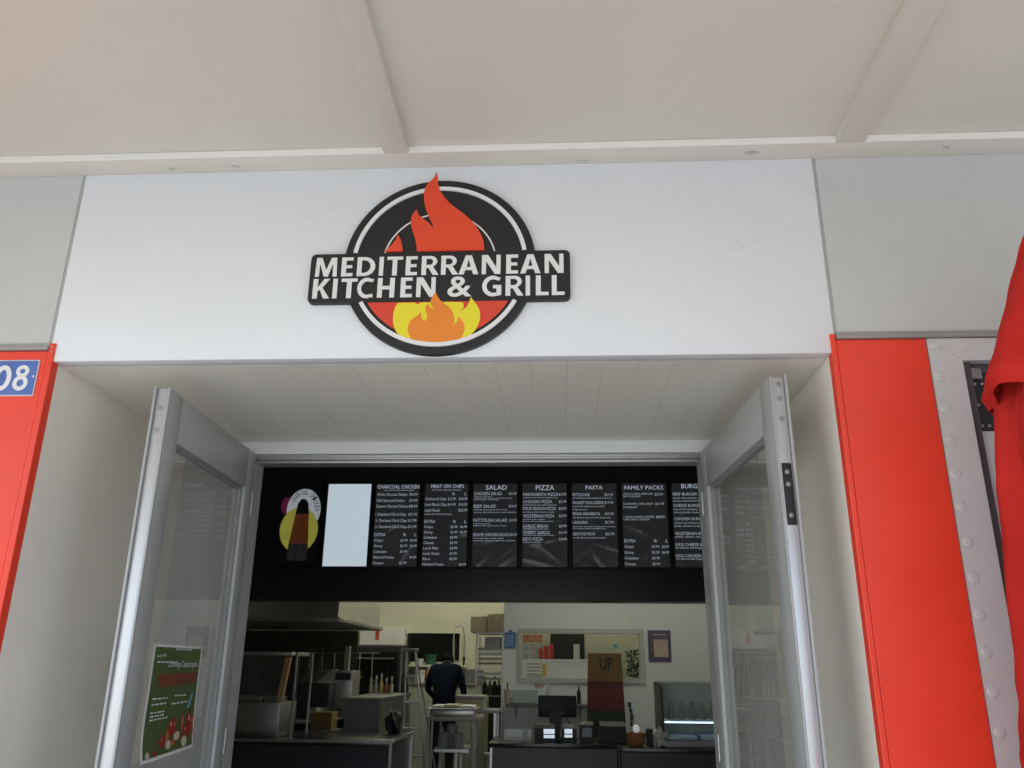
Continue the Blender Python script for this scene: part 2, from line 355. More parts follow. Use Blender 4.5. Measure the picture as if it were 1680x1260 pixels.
# ------------------------------------------------------------------ door leaves (built in local axes: u along the leaf from hinge, w thickness, z up)
def door(label, hinge, free, side, lock):
    h = Vector(hinge); d = (Vector(free)-h); L = d.length; d.normalize()
    ang = math.atan2(d.y, d.x)
    t = thing('door_leaf', label, 'door', (h.x, h.y, 0.0), 'open glazed entrance doors'); t.rotation_euler.z = ang
    mw = wm(t)
    # local: x along the leaf, y to the left of it. inner face (towards the entrance) at y=0, outer at y = side*TH
    TH = 0.056*side
    def bx(u0, u1, w0, w1, z0, z1, bev=0.0015):
        m = MB().box(u0, u1, min(w0, w1), max(w0, w1), z0, z1, bev); return m
    def put(mb, name, m, par=t, smooth=True):
        mb.bm.transform(mw); return mb.build(name, m, par, smooth)
    zt = 2.53; FS, HS, TR = 0.118, 0.10, 0.172
    put(bx(L-FS, L-0.012, 0, TH, 0.02, zt), 'lock_stile', m_alup)
    put(bx(0, HS, 0, TH, 0.02, zt), 'hinge_stile', m_alup)
    put(bx(HS+0.0005, L-FS-0.0005, 0, TH, zt-TR, zt), 'top_rail', m_alup)
    put(bx(HS+0.0005, L-FS-0.0005, 0, TH, 0.02, 0.22), 'bottom_rail', m_alup)
    # channel on the free edge: web and two lips
    put(bx(L-0.0115, L-0.006, TH*0.16, TH*0.86, 0.02, zt-0.002), 'edge_channel', m_alu)
    put(bx(L-0.0118, L+0.004, TH*0.88, TH*1.03, 0.02, zt+0.006), 'edge_lip', m_alup)
    put(bx(L-0.0118, L+0.001, 0.0, TH*0.14, 0.02, zt), 'edge_lip', m_alup)
    # glazing beads
    b = MB()
    for (u0, u1, z0, z1) in ((HS+0.001, HS+0.013, 0.221, zt-TR-0.001), (L-FS-0.013, L-FS-0.001, 0.221, zt-TR-0.001), (HS+0.0135, L-FS-0.0135, zt-TR-0.013, zt-TR-0.001), (HS+0.0135, L-FS-0.0135, 0.221, 0.233)):
        b.box(u0, u1, min(TH*.25, TH*.75), max(TH*.25, TH*.75), z0, z1)
    put(b, 'glazing_bead', mat('grey_bead', (0.25, 0.26, 0.26), 0.5), t, False)
    put(bx(HS+0.004, L-FS-0.004, TH*0.47, TH*0.53, 0.225, zt-TR-0.004, 0), 'glass_pane', m_glass, t, False)
    # screws in the channel
    for z in lock['screws']:
        q = MB().lathe([(0.0085, 0), (0.0085, 0.0015), (0.006, 0.002)], (0, 0, 0), 14)
        q.bm.transform(Matrix.Translation((L-0.006, TH*0.52, z)) @ Matrix.Rotation(math.pi/2, 4, 'Y'))
        put(q, 'screw', m_steeld)
    if 'plate' in lock:
        z0, z1 = lock['plate']
        put(bx(L-0.0058, L-0.003, TH*0.24, TH*0.80, z0, z1), 'lock_faceplate', m_black)
        for z in (z0+0.03, z0+0.13, z1-0.03):
            q = MB().lathe([(0.008, 0), (0.008, 0.002), (0.005, 0.003)], (0, 0, 0), 12)
            q.bm.transform(Matrix.Translation((L-0.003, TH*0.52, z)) @ Matrix.Rotation(math.pi/2, 4, 'Y'))
            put(q, 'lock_screw', m_steeld)
    for z in (0.3, 1.3, 2.3):
        q = MB().tube([(-0.008, 0.004*side, z-0.05), (-0.008, 0.004*side, z+0.05)], 0.009); put(q, 'hinge', m_alu)
    # pull handle on the entrance face
    return t, mw, L, TH
dl, mwl, LL, THL = door('grey glazed door leaf folded open, a green poster on its glass', (-1.405, 1.085, 0), (-1.3695, 0.105, 0), -1, dict(screws=(2.455, 2.375)))
dr, mwr, LR, THR = door('grey glazed door leaf folded open, black lock plate on its edge', (0.6425, 1.09, 0), (0.708, 0.045, 0), 1, dict(screws=(2.505, 2.455, 2.385), plate=(2.035, 2.235)))

# ------------------------------------------------------------------ round logo sign
SX, SZ = -0.4094, 2.934
sign = thing('logo_sign', 'round black emblem with flames and a white lettered banner on white fascia', 'sign', (SX, 0, 2.596))
def rrect(x0, x1, z0, z1, r, n=5):
    pts = []
    for cx, cz, a in ((x1-r, z1-r, 0), (x0+r, z1-r, 90), (x0+r, z0+r, 180), (x1-r, z0+r, 270)):
        for i in range(n+1):
            t = math.radians(a+90*i/n); pts.append((cx+r*math.cos(t), cz+r*math.sin(t)))
    return pts
# outline: circle united with the banner
def ring_pts(r, n=120): return [(SX+r*math.cos(2*math.pi*i/n), SZ+r*math.sin(2*math.pi*i/n)) for i in range(n)]
MB().prism(ring_pts(0.3385), -0.020, -0.0005).build('disc', m_signblk, sign, True, 30)
MB().prism(rrect(-0.8655, 0.048, 2.792, 2.981, 0.018), -0.0215, -0.001).build('banner', m_signblk, sign, True, 30)
a1_ = math.asin((2.9815-SZ)/0.303); a2_ = math.asin((2.7915-SZ)/0.303)
MB().ring(SX, SZ, 0.3100, 0.2955, -0.0265, -0.019, a0=a1_, a1=math.pi-a1_).build('outer_ring', m_letter, sign)
MB().ring(SX, SZ, 0.3100, 0.2955, -0.0265, -0.019, a0=math.pi-a2_, a1=2*math.pi+a2_).build('outer_ring', m_letter, sign)
MB().ring(SX, SZ, 0.2025, 0.1975, -0.0225, -0.019, a0=math.asin((2.982-SZ)/0.2), a1=math.pi-math.asin((2.982-SZ)/0.2)).build('inner_ring', m_letter, sign)
def zp(x, y):
    p = P(480+x/3.5, 270+y/3.5, -0.024); return (p.x, p.z)
def smooth_outline(pts, n=6):
    "Catmull-Rom through the points; a third value of 1 marks a sharp tip"
    k = len(pts); out = []
    for i in range(k):
        p1, p2 = pts[i], pts[(i+1) % k]; c1 = len(p1) > 2; c2 = len(p2) > 2
        p0 = pts[i-1] if not c1 else p1; p3 = pts[(i+2) % k] if not c2 else p2
        for j in range(n):
            t = j/n; q = []
            for d in (0, 1):
                a, b, c, e = p0[d], p1[d], p2[d], p3[d]
                q.append(0.5*((2*b)+(-a+c)*t+(2*a-5*b+4*c-e)*t*t+(-a+3*b-3*c+e)*t**3))
            out.append(zp(*q))
    return out
RED = [(832,55,1),(800,92),(770,124),(757,165),(757,212),(768,262),(785,305),(802,342),(810,374,1),(795,350),(770,327),(742,308),(724,287),(716,262,1),(698,280),(684,305),(681,340),(690,382),(703,422),(712,460),(714,499,1),(1101,492,1),(1098,450),(1085,410),(1058,365),(1020,318),(975,279),(930,246),(888,208),(855,164),(838,120),(834,85)]
MB().prism(smooth_outline(RED), -0.0285, -0.019).build('red_flame', m_flame, sign)
SML = [(603,402,1),(596,425),(580,450),(555,476),(527,501,1),(632,499,1),(630,468),(622,435),(612,414)]
MB().prism(smooth_outline(SML), -0.0265, -0.019).build('red_flamelet', m_flame, sign)
zb = 2.7905
a_ = math.asin((zb-SZ)/0.2835)
seg = [(SX+0.2835*math.cos(math.pi-a_+(2*a_+math.pi)*i/40), SZ+0.2835*math.sin(math.pi-a_+(2*a_+math.pi)*i/40)) for i in range(41)]
MB().prism(seg, -0.022, -0.019).build('red_field', mat('field_red', (0.72, 0.06, 0.03), 0.45, var=0.02), sign)
YEL = [(603,794,1),(585,830),(577,875),(580,920),(597,962),(640,998),(720,1024),(820,1036),(930,1022),(1005,988),(1042,957),(1066,918),(1077,870),(1071,828),(1048,792),(1023,760,1),(1014,790),(998,816),(963,847,1),(982,818),(978,790,1),(880,788,1),(735,791,1),(719,803,1),(702,792,1)]
MB().prism(smooth_outline(YEL), -0.0235, -0.019).build('yellow_flame', m_yellow, sign)
ORA = [(822,733,1),(804,758),(792,788),(799,812),(812,834,1),(790,822),(776,800,1),(763,820),(765,845),(773,868),(769,890),(755,898),(744,887),(738,868),(735,847,1),(718,868),(688,887),(668,915),(662,950),(673,986),(703,1018),(760,1032),(820,1036),(890,1030),(940,1014),(972,985),(986,945),(979,905),(964,885),(950,874,1),(945,900),(918,924,1),(929,892),(920,850),(895,816),(862,791),(838,766)]
MB().prism(smooth_outline(ORA), -0.0252, -0.019).build('orange_flame', m_orange, sign)
def glyph(ch, w):
    "closed outlines of a bold humanist capital, height 1, width w"
    V, H = 0.225, 0.165
    def arc(cx, cz, rx, rz, a0, a1, n=14): return [(cx+rx*math.cos(math.radians(a0+(a1-a0)*i/n)), cz+rz*math.sin(math.radians(a0+(a1-a0)*i/n))) for i in range(n+1)]
    if ch == 'I': return [[(0, 0), (w, 0), (w, 1), (0, 1)]]
    if ch == 'E': return [[(0, 0), (w, 0), (w, H), (V, H), (V, .425), (w*.93, .425), (w*.93, .425+H*.95), (V, .425+H*.95), (V, 1-H), (w, 1-H), (w, 1), (0, 1)]]
    if ch == 'T': return [[(0, 1), (0, 1-H), (w/2-V/2, 1-H), (w/2-V/2, 0), (w/2+V/2, 0), (w/2+V/2, 1-H), (w, 1-H), (w, 1)]]
    if ch == 'L': return [[(0, 0), (w, 0), (w, H), (V, H), (V, 1), (0, 1)]]
    if ch == 'H': return [[(0, 0), (V, 0), (V, .415), (w-V, .415), (w-V, 0), (w, 0), (w, 1), (w-V, 1), (w-V, .59), (V, .59), (V, 1), (0, 1)]]
    if ch == 'N': return [[(0, 0), (V*.9, 0), (V*.9, .68), (w-.27, 0), (w, 0), (w, 1), (w-V*.9, 1), (w-V*.9, .34), (.29, 1), (0, 1)]]
    if ch == 'M': return [[(0, 0), (V*.88, 0), (V*.95, .70), (w/2-.10, 0), (w/2+.10, 0), (w-V*.95, .70), (w-V*.88, 0), (w, 0), (w-.04, 1), (w-.30, 1), (w/2, .34), (.30, 1), (.04, 1)]]
    if ch == 'A': return [[(0, 0), (.245, 0), (.32, .225), (w-.32, .225), (w-.245, 0), (w, 0), (w/2+.145, 1), (w/2-.145, 1)], [(.375, .385), (w/2, .80), (w-.375, .385)]]
    if ch == 'D': return [[(0, 0)]+arc(w*.40, .5, w*.60, .5, -90, 90)+[(0, 1)], [(V, H)]+arc(w*.38, .5, w*.62-V*1.02, .5-H, -90, 90)+[(V, 1-H)]]
    if ch == 'R': return [[(0, 0), (V, 0), (V, .375), (w*.40, .375), (w-.28, 0), (w, 0), (w*.66, .44)]+arc(w*.50, .715, w*.40, .285, -58, 90, 12)+[(0, 1)], [(V, .53)]+arc(w*.46, .692, w*.20, .162, -90, 90, 10)+[(V, .854)]]
    if ch == 'K': return [[(0, 0), (V, 0), (V, .36), (V+.10, .46), (w-.285, 0), (w, 0), (w*.56, .555), (w-.02, 1), (w-.29, 1), (V, .56), (V, 1), (0, 1)]]
    if ch == 'C': return [arc(w*.58, .5, w*.58, .52, 60, 300, 26)+[(w*.97, .0), (w*.97, .19)]+arc(w*.62, .5, w*.38, .345, 292, 68, 22)+[(w*.95, .80), (w*1.0, .965)]]
    if ch == 'G': return [arc(w*.55, .5, w*.55, .52, 55, 285, 26)+[(w, .05), (w, .55), (w*.56, .55), (w*.56, .39), (w-V, .39), (w-V, .165)]+arc(w*.58, .5, w*.35, .345, 280, 65, 22)+[(w*.88, .77), (w*.965, .93)]]
def sx(x): return -0.8495+(x-118)*0.8775/1444
def glyph_mesh(loops, x0, z0, h, y_back, depth):
    cu = bpy.data.curves.new('lettering', 'CURVE'); cu.dimensions = '2D'; cu.fill_mode = 'BOTH'; cu.extrude = 0.01
    for L in loops:
        sp = cu.splines.new('POLY'); sp.points.add(len(L)-1); sp.use_cyclic_u = True
        for p, (a, b_) in zip(sp.points, L): p.co = (a*h, b_*h, 0, 1)
    ob = bpy.data.objects.new('lettering', cu); me = bpy.data.meshes.new_from_object(ob)
    bpy.data.objects.remove(ob); bpy.data.curves.remove(cu)
    for v in me.vertices: v.co = Vector((x0+v.co.x, y_back-(depth if v.co.z > 0 else 0), z0+v.co.y))
    return me
ROWS = ((2.8925, 0.0735, (('M', 122, 250), ('E', 275, 342), ('D', 366, 472), ('I', 495, 520), ('T', 540, 632), ('E', 650, 717), ('R', 742, 842), ('R', 855, 955), ('A', 957, 1071), ('N', 1090, 1198), ('E', 1230, 1298), ('A', 1311, 1426), ('N', 1450, 1558))),
        (2.8085, 0.0750, (('K', 118, 217), ('I', 234, 260), ('T', 282, 375), ('C', 376, 470), ('H', 493, 592), ('E', 627, 694), ('N', 718, 828), ('&', 897, 1035), ('G', 1095, 1204), ('R', 1228, 1330), ('I', 1342, 1367), ('L', 1400, 1472), ('L', 1490, 1562))))
for z0, h, row in ROWS:
    for ch, a, c in row:
        if ch == '&':
            b = MB(); text_into(b.bm, ch, sx(a), sx(c), z0-0.001, z0+h+0.001, lambda u, w: (u, -0.0213, w), off=0.012, res=6, depth=0.0022); b.build('letter', m_letter, sign); continue
        me = glyph_mesh(glyph(ch, (sx(c)-sx(a))/h), sx(a), z0, h, -0.0213, 0.0022); me.materials.append(m_letter); link('letter', me, sign)
# tiny bracket tip above the flame
MB().lathe([(0.004, 0), (0.003, -0.012)], (P(716, 288, 0).x, 0, P(716, 287, 0).z), 8, 'y').build('fixing', m_trim, sign)

# ------------------------------------------------------------------ house number plate
plate = thing('number_plate', 'blue enamel street number plate with white digits on red panel', 'sign', (-1.9, 0, 2.465))
b = MB(); b.prism(rrect(-1.985, -1.7945, 2.466, 2.598, 0.003), -0.0065, -0.003); b.build('plate_edge', mat('plate_rim', (0.62, 0.62, 0.66), 0.5), plate)
b = MB(); b.prism(rrect(-1.981, -1.7985, 2.4705, 2.594, 0.003), -0.0078, -0.006); b.build('plate_face', mat('enamel_blue', (0.075, 0.16, 0.46), 0.35, var=0.08, scale=14, stain=(0.4, 0.4, 0.6), stain_amt=0.3), plate)
b = MB()
def oval(cx, cz, rx, rz, w, y0=-0.0098, y1=-0.0072, n=40):
    R = []
    for i in range(n):
        a = 2*math.pi*i/n
        R.append([b.bm.verts.new((cx+(rx+o)*math.cos(a), y, cz+(rz+o)*math.sin(a))) for o, y in ((w/2, y0), (-w/2, y0), (-w/2, y1), (w/2, y1))])
    for i in range(n):
        A, B = R[i], R[(i+1) % n]
        for k in range(4): b.bm.faces.new((A[k], A[(k+1) % 4], B[(k+1) % 4], B[k]))
oval(-1.914, 2.5315, 0.0225, 0.038, 0.0165); b.build('digit', m_letter, plate)
b = MB(); oval(-1.8465, 2.5555, 0.0165, 0.0155, 0.0135)
b.build('digit', m_letter, plate)
b = MB(); oval(-1.8475, 2.5125, 0.0195, 0.0205, 0.0145, -0.0099, -0.0071); b.build('digit', m_letter, plate)
MB().lathe([(0.0045, 0), (0.0035, -0.003)], (-1.806, -0.0075, 2.5365), 12, 'y').build('rivet', m_paper, plate)

# ------------------------------------------------------------------ riveted window frame right of the red panel
wf = thing('window_frame', 'white riveted steel window frame beside the narrow red panel', 'window', (1.8, 0, 0))
m_wframe = mat('white_frame_paint', (0.62, 0.63, 0.63), 0.4, var=0.03, stain=(0.5, 0.5, 0.48), stain_amt=0.2)
FX0, FX1, FZ = 1.2165, 2.45, 2.6385
b = MB(); b.prism([(FX0, 0.0), (1.319, 0.0), (1.319, 2.561), (FX0, FZ-0.0004)], -0.006, 0.03); b.build('stile', m_wframe, wf)
b = MB(); b.prism([(1.3195, 2.5615), (FX1-0.10, 2.5615), (FX1, FZ), (FX0+0.001, FZ)], -0.006, 0.03); b.build('head', m_wframe, wf)
b = MB(); b.prism([(FX1-0.1, 0.0), (FX1, 0.0), (FX1, FZ-0.001), (FX1-0.1, 2.561)], -0.006, 0.03); b.build('stile', m_wframe, wf)
rv = [(1.2385, 2.613-0.1065*i) for i in range(25)] + [(1.2385+0.097*i, 2.613) for i in range(1, 12)] + [(FX1-0.025, 2.613-0.1065*i) for i in range(1, 25)]
rb = MB().lathe([(0.0175, 0.0), (0.0170, -0.0008), (0.0140, -0.0024), (0.009, -0.0034), (0.003, -0.0038)], (0, 0, 0), 14, 'y')
rme = rb.mesh('rivet'); rme.materials.append(m_wframe); rme.polygons.foreach_set('use_smooth', [True]*len(rme.polygons))
for x, z in rv:
    o = link('rivet', rme, wf); o.location = (x-1.8, -0.006, z); o.matrix_parent_inverse = Matrix()
m_dkframe = mat('dark_bronze_frame', (0.09, 0.085, 0.085), 0.4, 0.3)
MB().box(1.3198, 1.350, 0.012, 0.09, 0.0, 2.561, 0.002).build('inner_frame', m_dkframe, wf)
MB().box(1.3505, 2.35, 0.03, 0.09, 2.53, 2.561).build('inner_frame', m_dkframe, wf)
MB().box(1.3515, 1.405, 0.030, 0.07, 2.335, 2.529, 0.002).build('slide_plate', m_black, wf)
MB().box(1.353, 1.385, 0.018, 0.0295, 2.505, 2.545, 0.004).build('bracket', m_steeld, wf)
for z in (2.492, 2.42, 2.35):
    for x in (1.362, 1.385):
        MB().lathe([(0.0055, 0), (0.003, -0.003)], (x, 0.030, z), 10, 'y').build('screw', m_steel, wf)
MB().box(1.358, 1.412, 0.034, 0.066, 0.05, 2.334, 0.003).build('sash_stile', m_wframe, wf)
MB().box(1.4125, 1.44, 0.034, 0.066, 0.05, 2.529, 0.003).build('sash_gasket', m_black, wf)
MB().box(1.4405, 2.35, 0.046, 0.052, 0.05, 2.529).build('glass_pane', m_glass, wf)
MB().box(1.215, 3.55, 0.9, 1.0, 0.0, 2.66).build('curtain', mat('tan_blind', (0.16, 0.10, 0.065), 0.8), wf)
MB().box(2.452, 3.6, 0.0, 0.3, 0.0, 2.64).build('side_wall', m_wframe, wf)
MB().box(1.215, 2.452, 0.16, 1.0, 2.66, 2.68).build('lintel', m_wframe, wf)

# ------------------------------------------------------------------ closed red parasol
pa = thing('parasol', 'closed red fabric parasol standing in front of the riveted window', 'parasol', (1.45, -0.5, 0))
m_cloth = mat('red_cloth', (0.58, 0.028, 0.022), 0.85, var=0.10, scale=5, bump=0.25, bscale=160, spec=0.15)
from mathutils import noise as mnoise
def pleat(prof, folds, amp, ph=0.0, n=220, seed=0.0):
    def fn(u, v):
        k = v*(len(prof)-1); i = min(int(k), len(prof)-2); t = k-i
        r = prof[i][0]*(1-t)+prof[i+1][0]*t; z = prof[i][1]*(1-t)+prof[i+1][1]*t
        a = 2*math.pi*u
        w = 1+amp*(0.35+0.65*v)*(abs(math.sin(folds*a/2+ph))*2-1.2)+0.03*math.sin(3*a+2)
        cx, cy = math.cos(a), math.sin(a)
        w += 0.10*mnoise.noise((cx*2.2+seed, cy*2.2, z*1.1))+0.045*mnoise.noise((cx*7+seed, cy*7, z*2.2))+0.022*abs(mnoise.noise((cx*14, cy*14+seed, z*6)))
        dr = 0.006*mnoise.noise((cx*9, cy*9+seed, z*14))
        return (1.45+(r*w+dr)*cx, -0.5+(r*w+dr)*cy, z+(0.015*math.sin(folds*a+1)+0.02*mnoise.noise((cx*3, cy*3, seed)))*v)
    return MB().grid(fn, n, 90)
up = pleat([(0.015, 3.0), (0.065, 2.92), (0.135, 2.76), (0.215, 2.55), (0.300, 2.325), (0.285, 2.29)], 8, 0.10, math.pi*0.5)
o = up.build('canopy_vent', m_cloth, pa, True, 180); so = o.modifiers.new('thick', 'SOLIDIFY'); so.thickness = 0.0018
lo = pleat([(0.20, 2.50), (0.262, 2.27), (0.285, 2.1), (0.32, 1.75), (0.365, 1.40), (0.37, 1.15), (0.22, 0.75)], 8, 0.13, 0.4, seed=4.0)
o = lo.build('canopy_cloth', m_cloth, pa, True, 180); so = o.modifiers.new('thick', 'SOLIDIFY'); so.thickness = 0.0018
MB().tube([(1.45, -0.5, 0.05), (1.45, -0.5, 3.10)], 0.024, 14).build('pole', m_alu, pa)
MB().lathe([(0.30, 0.0), (0.30, 0.05), (0.06, 0.09), (0.05, 0.30), (0.03, 0.32)], (1.45, -0.5, 0.001), 28).build('base', m_blackmat, pa)
for k in range(8):
    a = 2*math.pi*k/8
    MB().tube([(1.45+0.03*math.cos(a), -0.5+0.03*math.sin(a), 2.98), (1.45+0.24*math.cos(a), -0.5+0.24*math.sin(a), 1.2)], 0.007, 6).build('rib', m_alu, pa)

# ------------------------------------------------------------------ poster on the door glass (on the entrance side)
po = thing('poster', 'green event poster with red baubles taped to the door glass', 'poster', (-1.388, 0.53, 1.30))
def dloc(u, w, z): return mwl @ Vector((u, w, z))
U0, U1, PZ0, PZ1 = LL-0.205-0.468, LL-0.205, 1.302, 1.668
def curl(s, t):   # s along from the free edge, t up
    return 0.004+0.02*max(0, 0.35-t)**2*(1+2.0*(1-s))*2+0.004*math.sin(3*s+2*t)
def pface(s, t, off=0.0):
    zz = PZ0+(PZ1-PZ0)*t-(0.012*(1-s) if t < 0.5 else 0)*(1-t)*1.4
    return dloc(U1+(U0-U1)*s, THL*0.46+curl(s, t)+off, zz)
MB().grid(lambda u, v: pface(u, v), 14, 14).build('sheet', m_paper, po, True, 180)
m_green = mat('poster_green', (0.075, 0.12, 0.035), 0.45, var=0.25, scale=5)
MB().grid(lambda u, v: pface(0.035+0.935*u, 0.03+0.945*v, 0.0012), 14, 14).build('print_field', m_green, po, True, 180)
def pblob(pts, m, off=0.0022, name='print_shape'):
    b = MB(); vs_ = [b.bm.verts.new(pface(s, t, off)) for s, t in pts]; b.bm.faces.new(vs_); return b.build(name, m, po)
def ell(cx, cz, rx, rz, n=20): return [(cx+rx*math.cos(2*math.pi*i/n), cz+rz*math.sin(2*math.pi*i/n)) for i in range(n)]
m_pred = mat('poster_red', (0.30, 0.012, 0.012), 0.4, var=0.3, scale=20)
m_ppale = mat('poster_pale', (0.6, 0.5, 0.4), 0.5); m_pblue = mat('poster_blue', (0.2, 0.38, 0.5), 0.5); m_pbr = mat('poster_brick', (0.19, 0.045, 0.02), 0.5, var=0.3, scale=12)
pblob([(0.13, 0.72), (0.93, 0.74), (0.92, 0.64), (0.5, 0.62), (0.2, 0.60)], m_pbr)
for a in ((0.52, 0.25, 0.085, 0.075), (0.88, 0.25, 0.085, 0.10), (0.35, 0.14, 0.06, 0.05), (0.80, 0.17, 0.07, 0.07), (0.22, 0.05, 0.035, 0.025)): pblob(ell(*a), m_pred)
for a in ((0.62, 0.16, 0.06, 0.04), (0.78, 0.09, 0.06, 0.05), (0.10, 0.055, 0.035, 0.03), (0.46, 0.10, 0.05, 0.04)): pblob(ell(*a), m_ppale, 0.0026)
m_phi = mat('poster_highlight', (0.75, 0.35, 0.25), 0.4); m_por = mat('poster_orange', (0.5, 0.12, 0.03), 0.45, var=0.4, scale=25)
for a in ((0.49, 0.28, 0.015, 0.02), (0.56, 0.27, 0.01, 0.018), (0.86, 0.30, 0.016, 0.03), (0.93, 0.27, 0.012, 0.02), (0.34, 0.16, 0.01, 0.012), (0.79, 0.20, 0.012, 0.018)): pblob(ell(*a), m_phi, 0.0030)
for a in ((0.44, 0.17, 0.03, 0.06), (0.72, 0.26, 0.025, 0.08), (0.95, 0.16, 0.025, 0.07), (0.56, 0.11, 0.04, 0.03)): pblob(ell(*a), m_por, 0.0024)
pblob([(0.78, 0.40), (0.86, 0.53), (0.90, 0.53), (0.84, 0.40)], m_pblue)
def ptext(s, a0, a1, b0, b1, sh=0.0, tilt=0.0):
    b = MB(); text_into(b.bm, s, a0, a1, b0, b1, lambda u, w: pface(u, w+tilt*(u-a0), 0.003), off=0.004, res=2, shear=sh)
    b.build('print_lettering', m_letter, po)
ptext('Caroling Catastrophe', 0.30, 0.92, 0.775, 0.85, 0.3)
ptext('Featuring', 0.06, 0.24, 0.865, 0.90, 0.2, 0.12)
for (s0, s1, t) in ((0.42, 0.78, 0.955), (0.09, 0.46, 0.83), (0.09, 0.36, 0.50), (0.09, 0.34, 0.47), (0.09, 0.33, 0.40), (0.09, 0.33, 0.37), (0.09, 0.42, 0.34), (0.50, 0.74, 0.515), (0.46, 0.78, 0.455)):
    b = MB(); x = s0
    while x < s1-0.02:
        w = min(random.uniform(0.03, 0.08), s1-x); q = [b.bm.verts.new(pface(p, r, 0.003)) for p, r in ((x, t), (x+w, t), (x+w, t+0.013), (x, t+0.013))]
        b.bm.faces.new(q); x += w+0.018
    b.build('print_line', m_letter, po)
for s, t in ((0.02, 0.985), (0.97, 0.985)): pblob([(s-0.025, t-0.02), (s+0.025, t-0.02), (s+0.025, t+0.02), (s-0.025, t+0.02)], mat('clear_tape', (0.6, 0.62, 0.6), 0.2), 0.004, 'tape')

# ------------------------------------------------------------------ menu boards on the bulkhead
MZ0, MZ1, MW = 2.487, 3.272, 0.420
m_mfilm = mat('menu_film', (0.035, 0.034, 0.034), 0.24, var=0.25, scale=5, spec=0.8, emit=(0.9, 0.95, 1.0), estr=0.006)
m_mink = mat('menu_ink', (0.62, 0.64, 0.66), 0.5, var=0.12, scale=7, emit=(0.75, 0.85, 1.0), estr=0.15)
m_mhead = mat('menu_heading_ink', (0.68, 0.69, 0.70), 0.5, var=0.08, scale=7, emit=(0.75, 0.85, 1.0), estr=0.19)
def menu_board(x0, label, lines, seed):
    t = thing('menu_board', label, 'menu board', (x0+MW/2, 5.2, MZ0), 'menu boards on the black bulkhead')
    x1 = x0+MW
    b = MB()
    for (a, c, d, e) in ((x0-0.018, x0, MZ0-0.018, MZ1+0.018), (x1, x1+0.018, MZ0-0.018, MZ1+0.018), (x0, x1, MZ0-0.018, MZ0), (x0, x1, MZ1, MZ1+0.018)):
        b.box(a, c, 5.180, 5.1995, d, e, 0.002)
    b.build('frame', m_black, t)
    rnd = random.Random(seed)
    cr = [(rnd.uniform(0, 1), rnd.uniform(0, 0.75), rnd.uniform(-1.1, 1.1), rnd.uniform(0.014, 0.035), rnd.uniform(-0.009, 0.006)) for _ in range(14)]
    def dep(u, v):
        d = 0.0
        for cx, cz, an, w, h in cr:
            s = (u-cx)*MW*math.sin(an)-(v-cz)*0.785*math.cos(an); l = (u-cx)*MW*math.cos(an)+(v-cz)*0.785*math.sin(an)
            d += h*math.exp(-(s/w)**2)*math.exp(-(l/0.14)**2)
        return d
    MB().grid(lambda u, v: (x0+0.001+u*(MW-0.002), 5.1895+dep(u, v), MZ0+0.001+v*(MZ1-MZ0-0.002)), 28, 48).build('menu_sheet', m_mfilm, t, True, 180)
    bh, bi = MB(), MB()
    for (s, u0, u1, v, h) in lines:
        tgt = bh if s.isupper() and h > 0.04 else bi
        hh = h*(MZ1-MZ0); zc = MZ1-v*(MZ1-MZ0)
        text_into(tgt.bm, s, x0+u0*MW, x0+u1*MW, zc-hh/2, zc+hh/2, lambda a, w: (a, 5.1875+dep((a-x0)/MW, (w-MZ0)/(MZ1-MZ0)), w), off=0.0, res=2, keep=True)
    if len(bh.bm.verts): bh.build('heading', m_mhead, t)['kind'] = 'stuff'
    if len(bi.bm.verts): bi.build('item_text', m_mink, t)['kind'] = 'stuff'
    return t
def extra(v0, rows, dv, cR=(0.62, 0.78), cL=(0.84, 0.99)):
    L = [('EXTRA', 0.02, 0.27, v0, 0.038), ('R', 0.68, 0.74, v0, 0.038), ('L', 0.93, 0.98, v0, 0.038)]
    for i, (n, a, c) in enumerate(rows):
        v = v0+dv*(i+1)
        L.append((n, 0.02, 0.02+0.034*len(n)+0.03, v, 0.032))
        if a: L.append((a, *cR, v, 0.03))
        if c: L.append((c, *cL, v, 0.03))
    return L
PX0 = -2.2225; DP = 0.4707
mx = lambda i: PX0+DP*i
CC = [('CHARCOAL CHICKEN', 0.02, 0.99, 0.035, 0.048), ('all our charcoal chicken served with garlic', 0.17, 0.87, 0.078, 0.018)]
for i, (n, w, p, v) in enumerate((('Whole Charcoal Chicken', 0.72, '$24.99', 0.13), ('Half Charcoal Chicken', 0.66, '$14.99', 0.205), ('Quarter Charcoal Chicken', 0.74, '$8.99', 0.275), ('1 Charchoal Chk & Chips', 0.72, '$27.99', 0.375), ('½ Charchoal Chk & Chips', 0.74, '$17.99', 0.45), ('¼ Charchoal Chk & Chips', 0.75, '$12.99', 0.525))):
    CC += [(n, 0.02, w, v, 0.036), (p, 0.77, 0.96, v, 0.033)]
CC += extra(0.622, [('Chips', '$3.99', '$6.99'), ('Gravy', '$3.99', '$6.99'), ('Coleslaw', '$3.99', None), ('Mashed Potato', None, '$4.99'), ('Cheese', '$2.99', None)], 0.067)
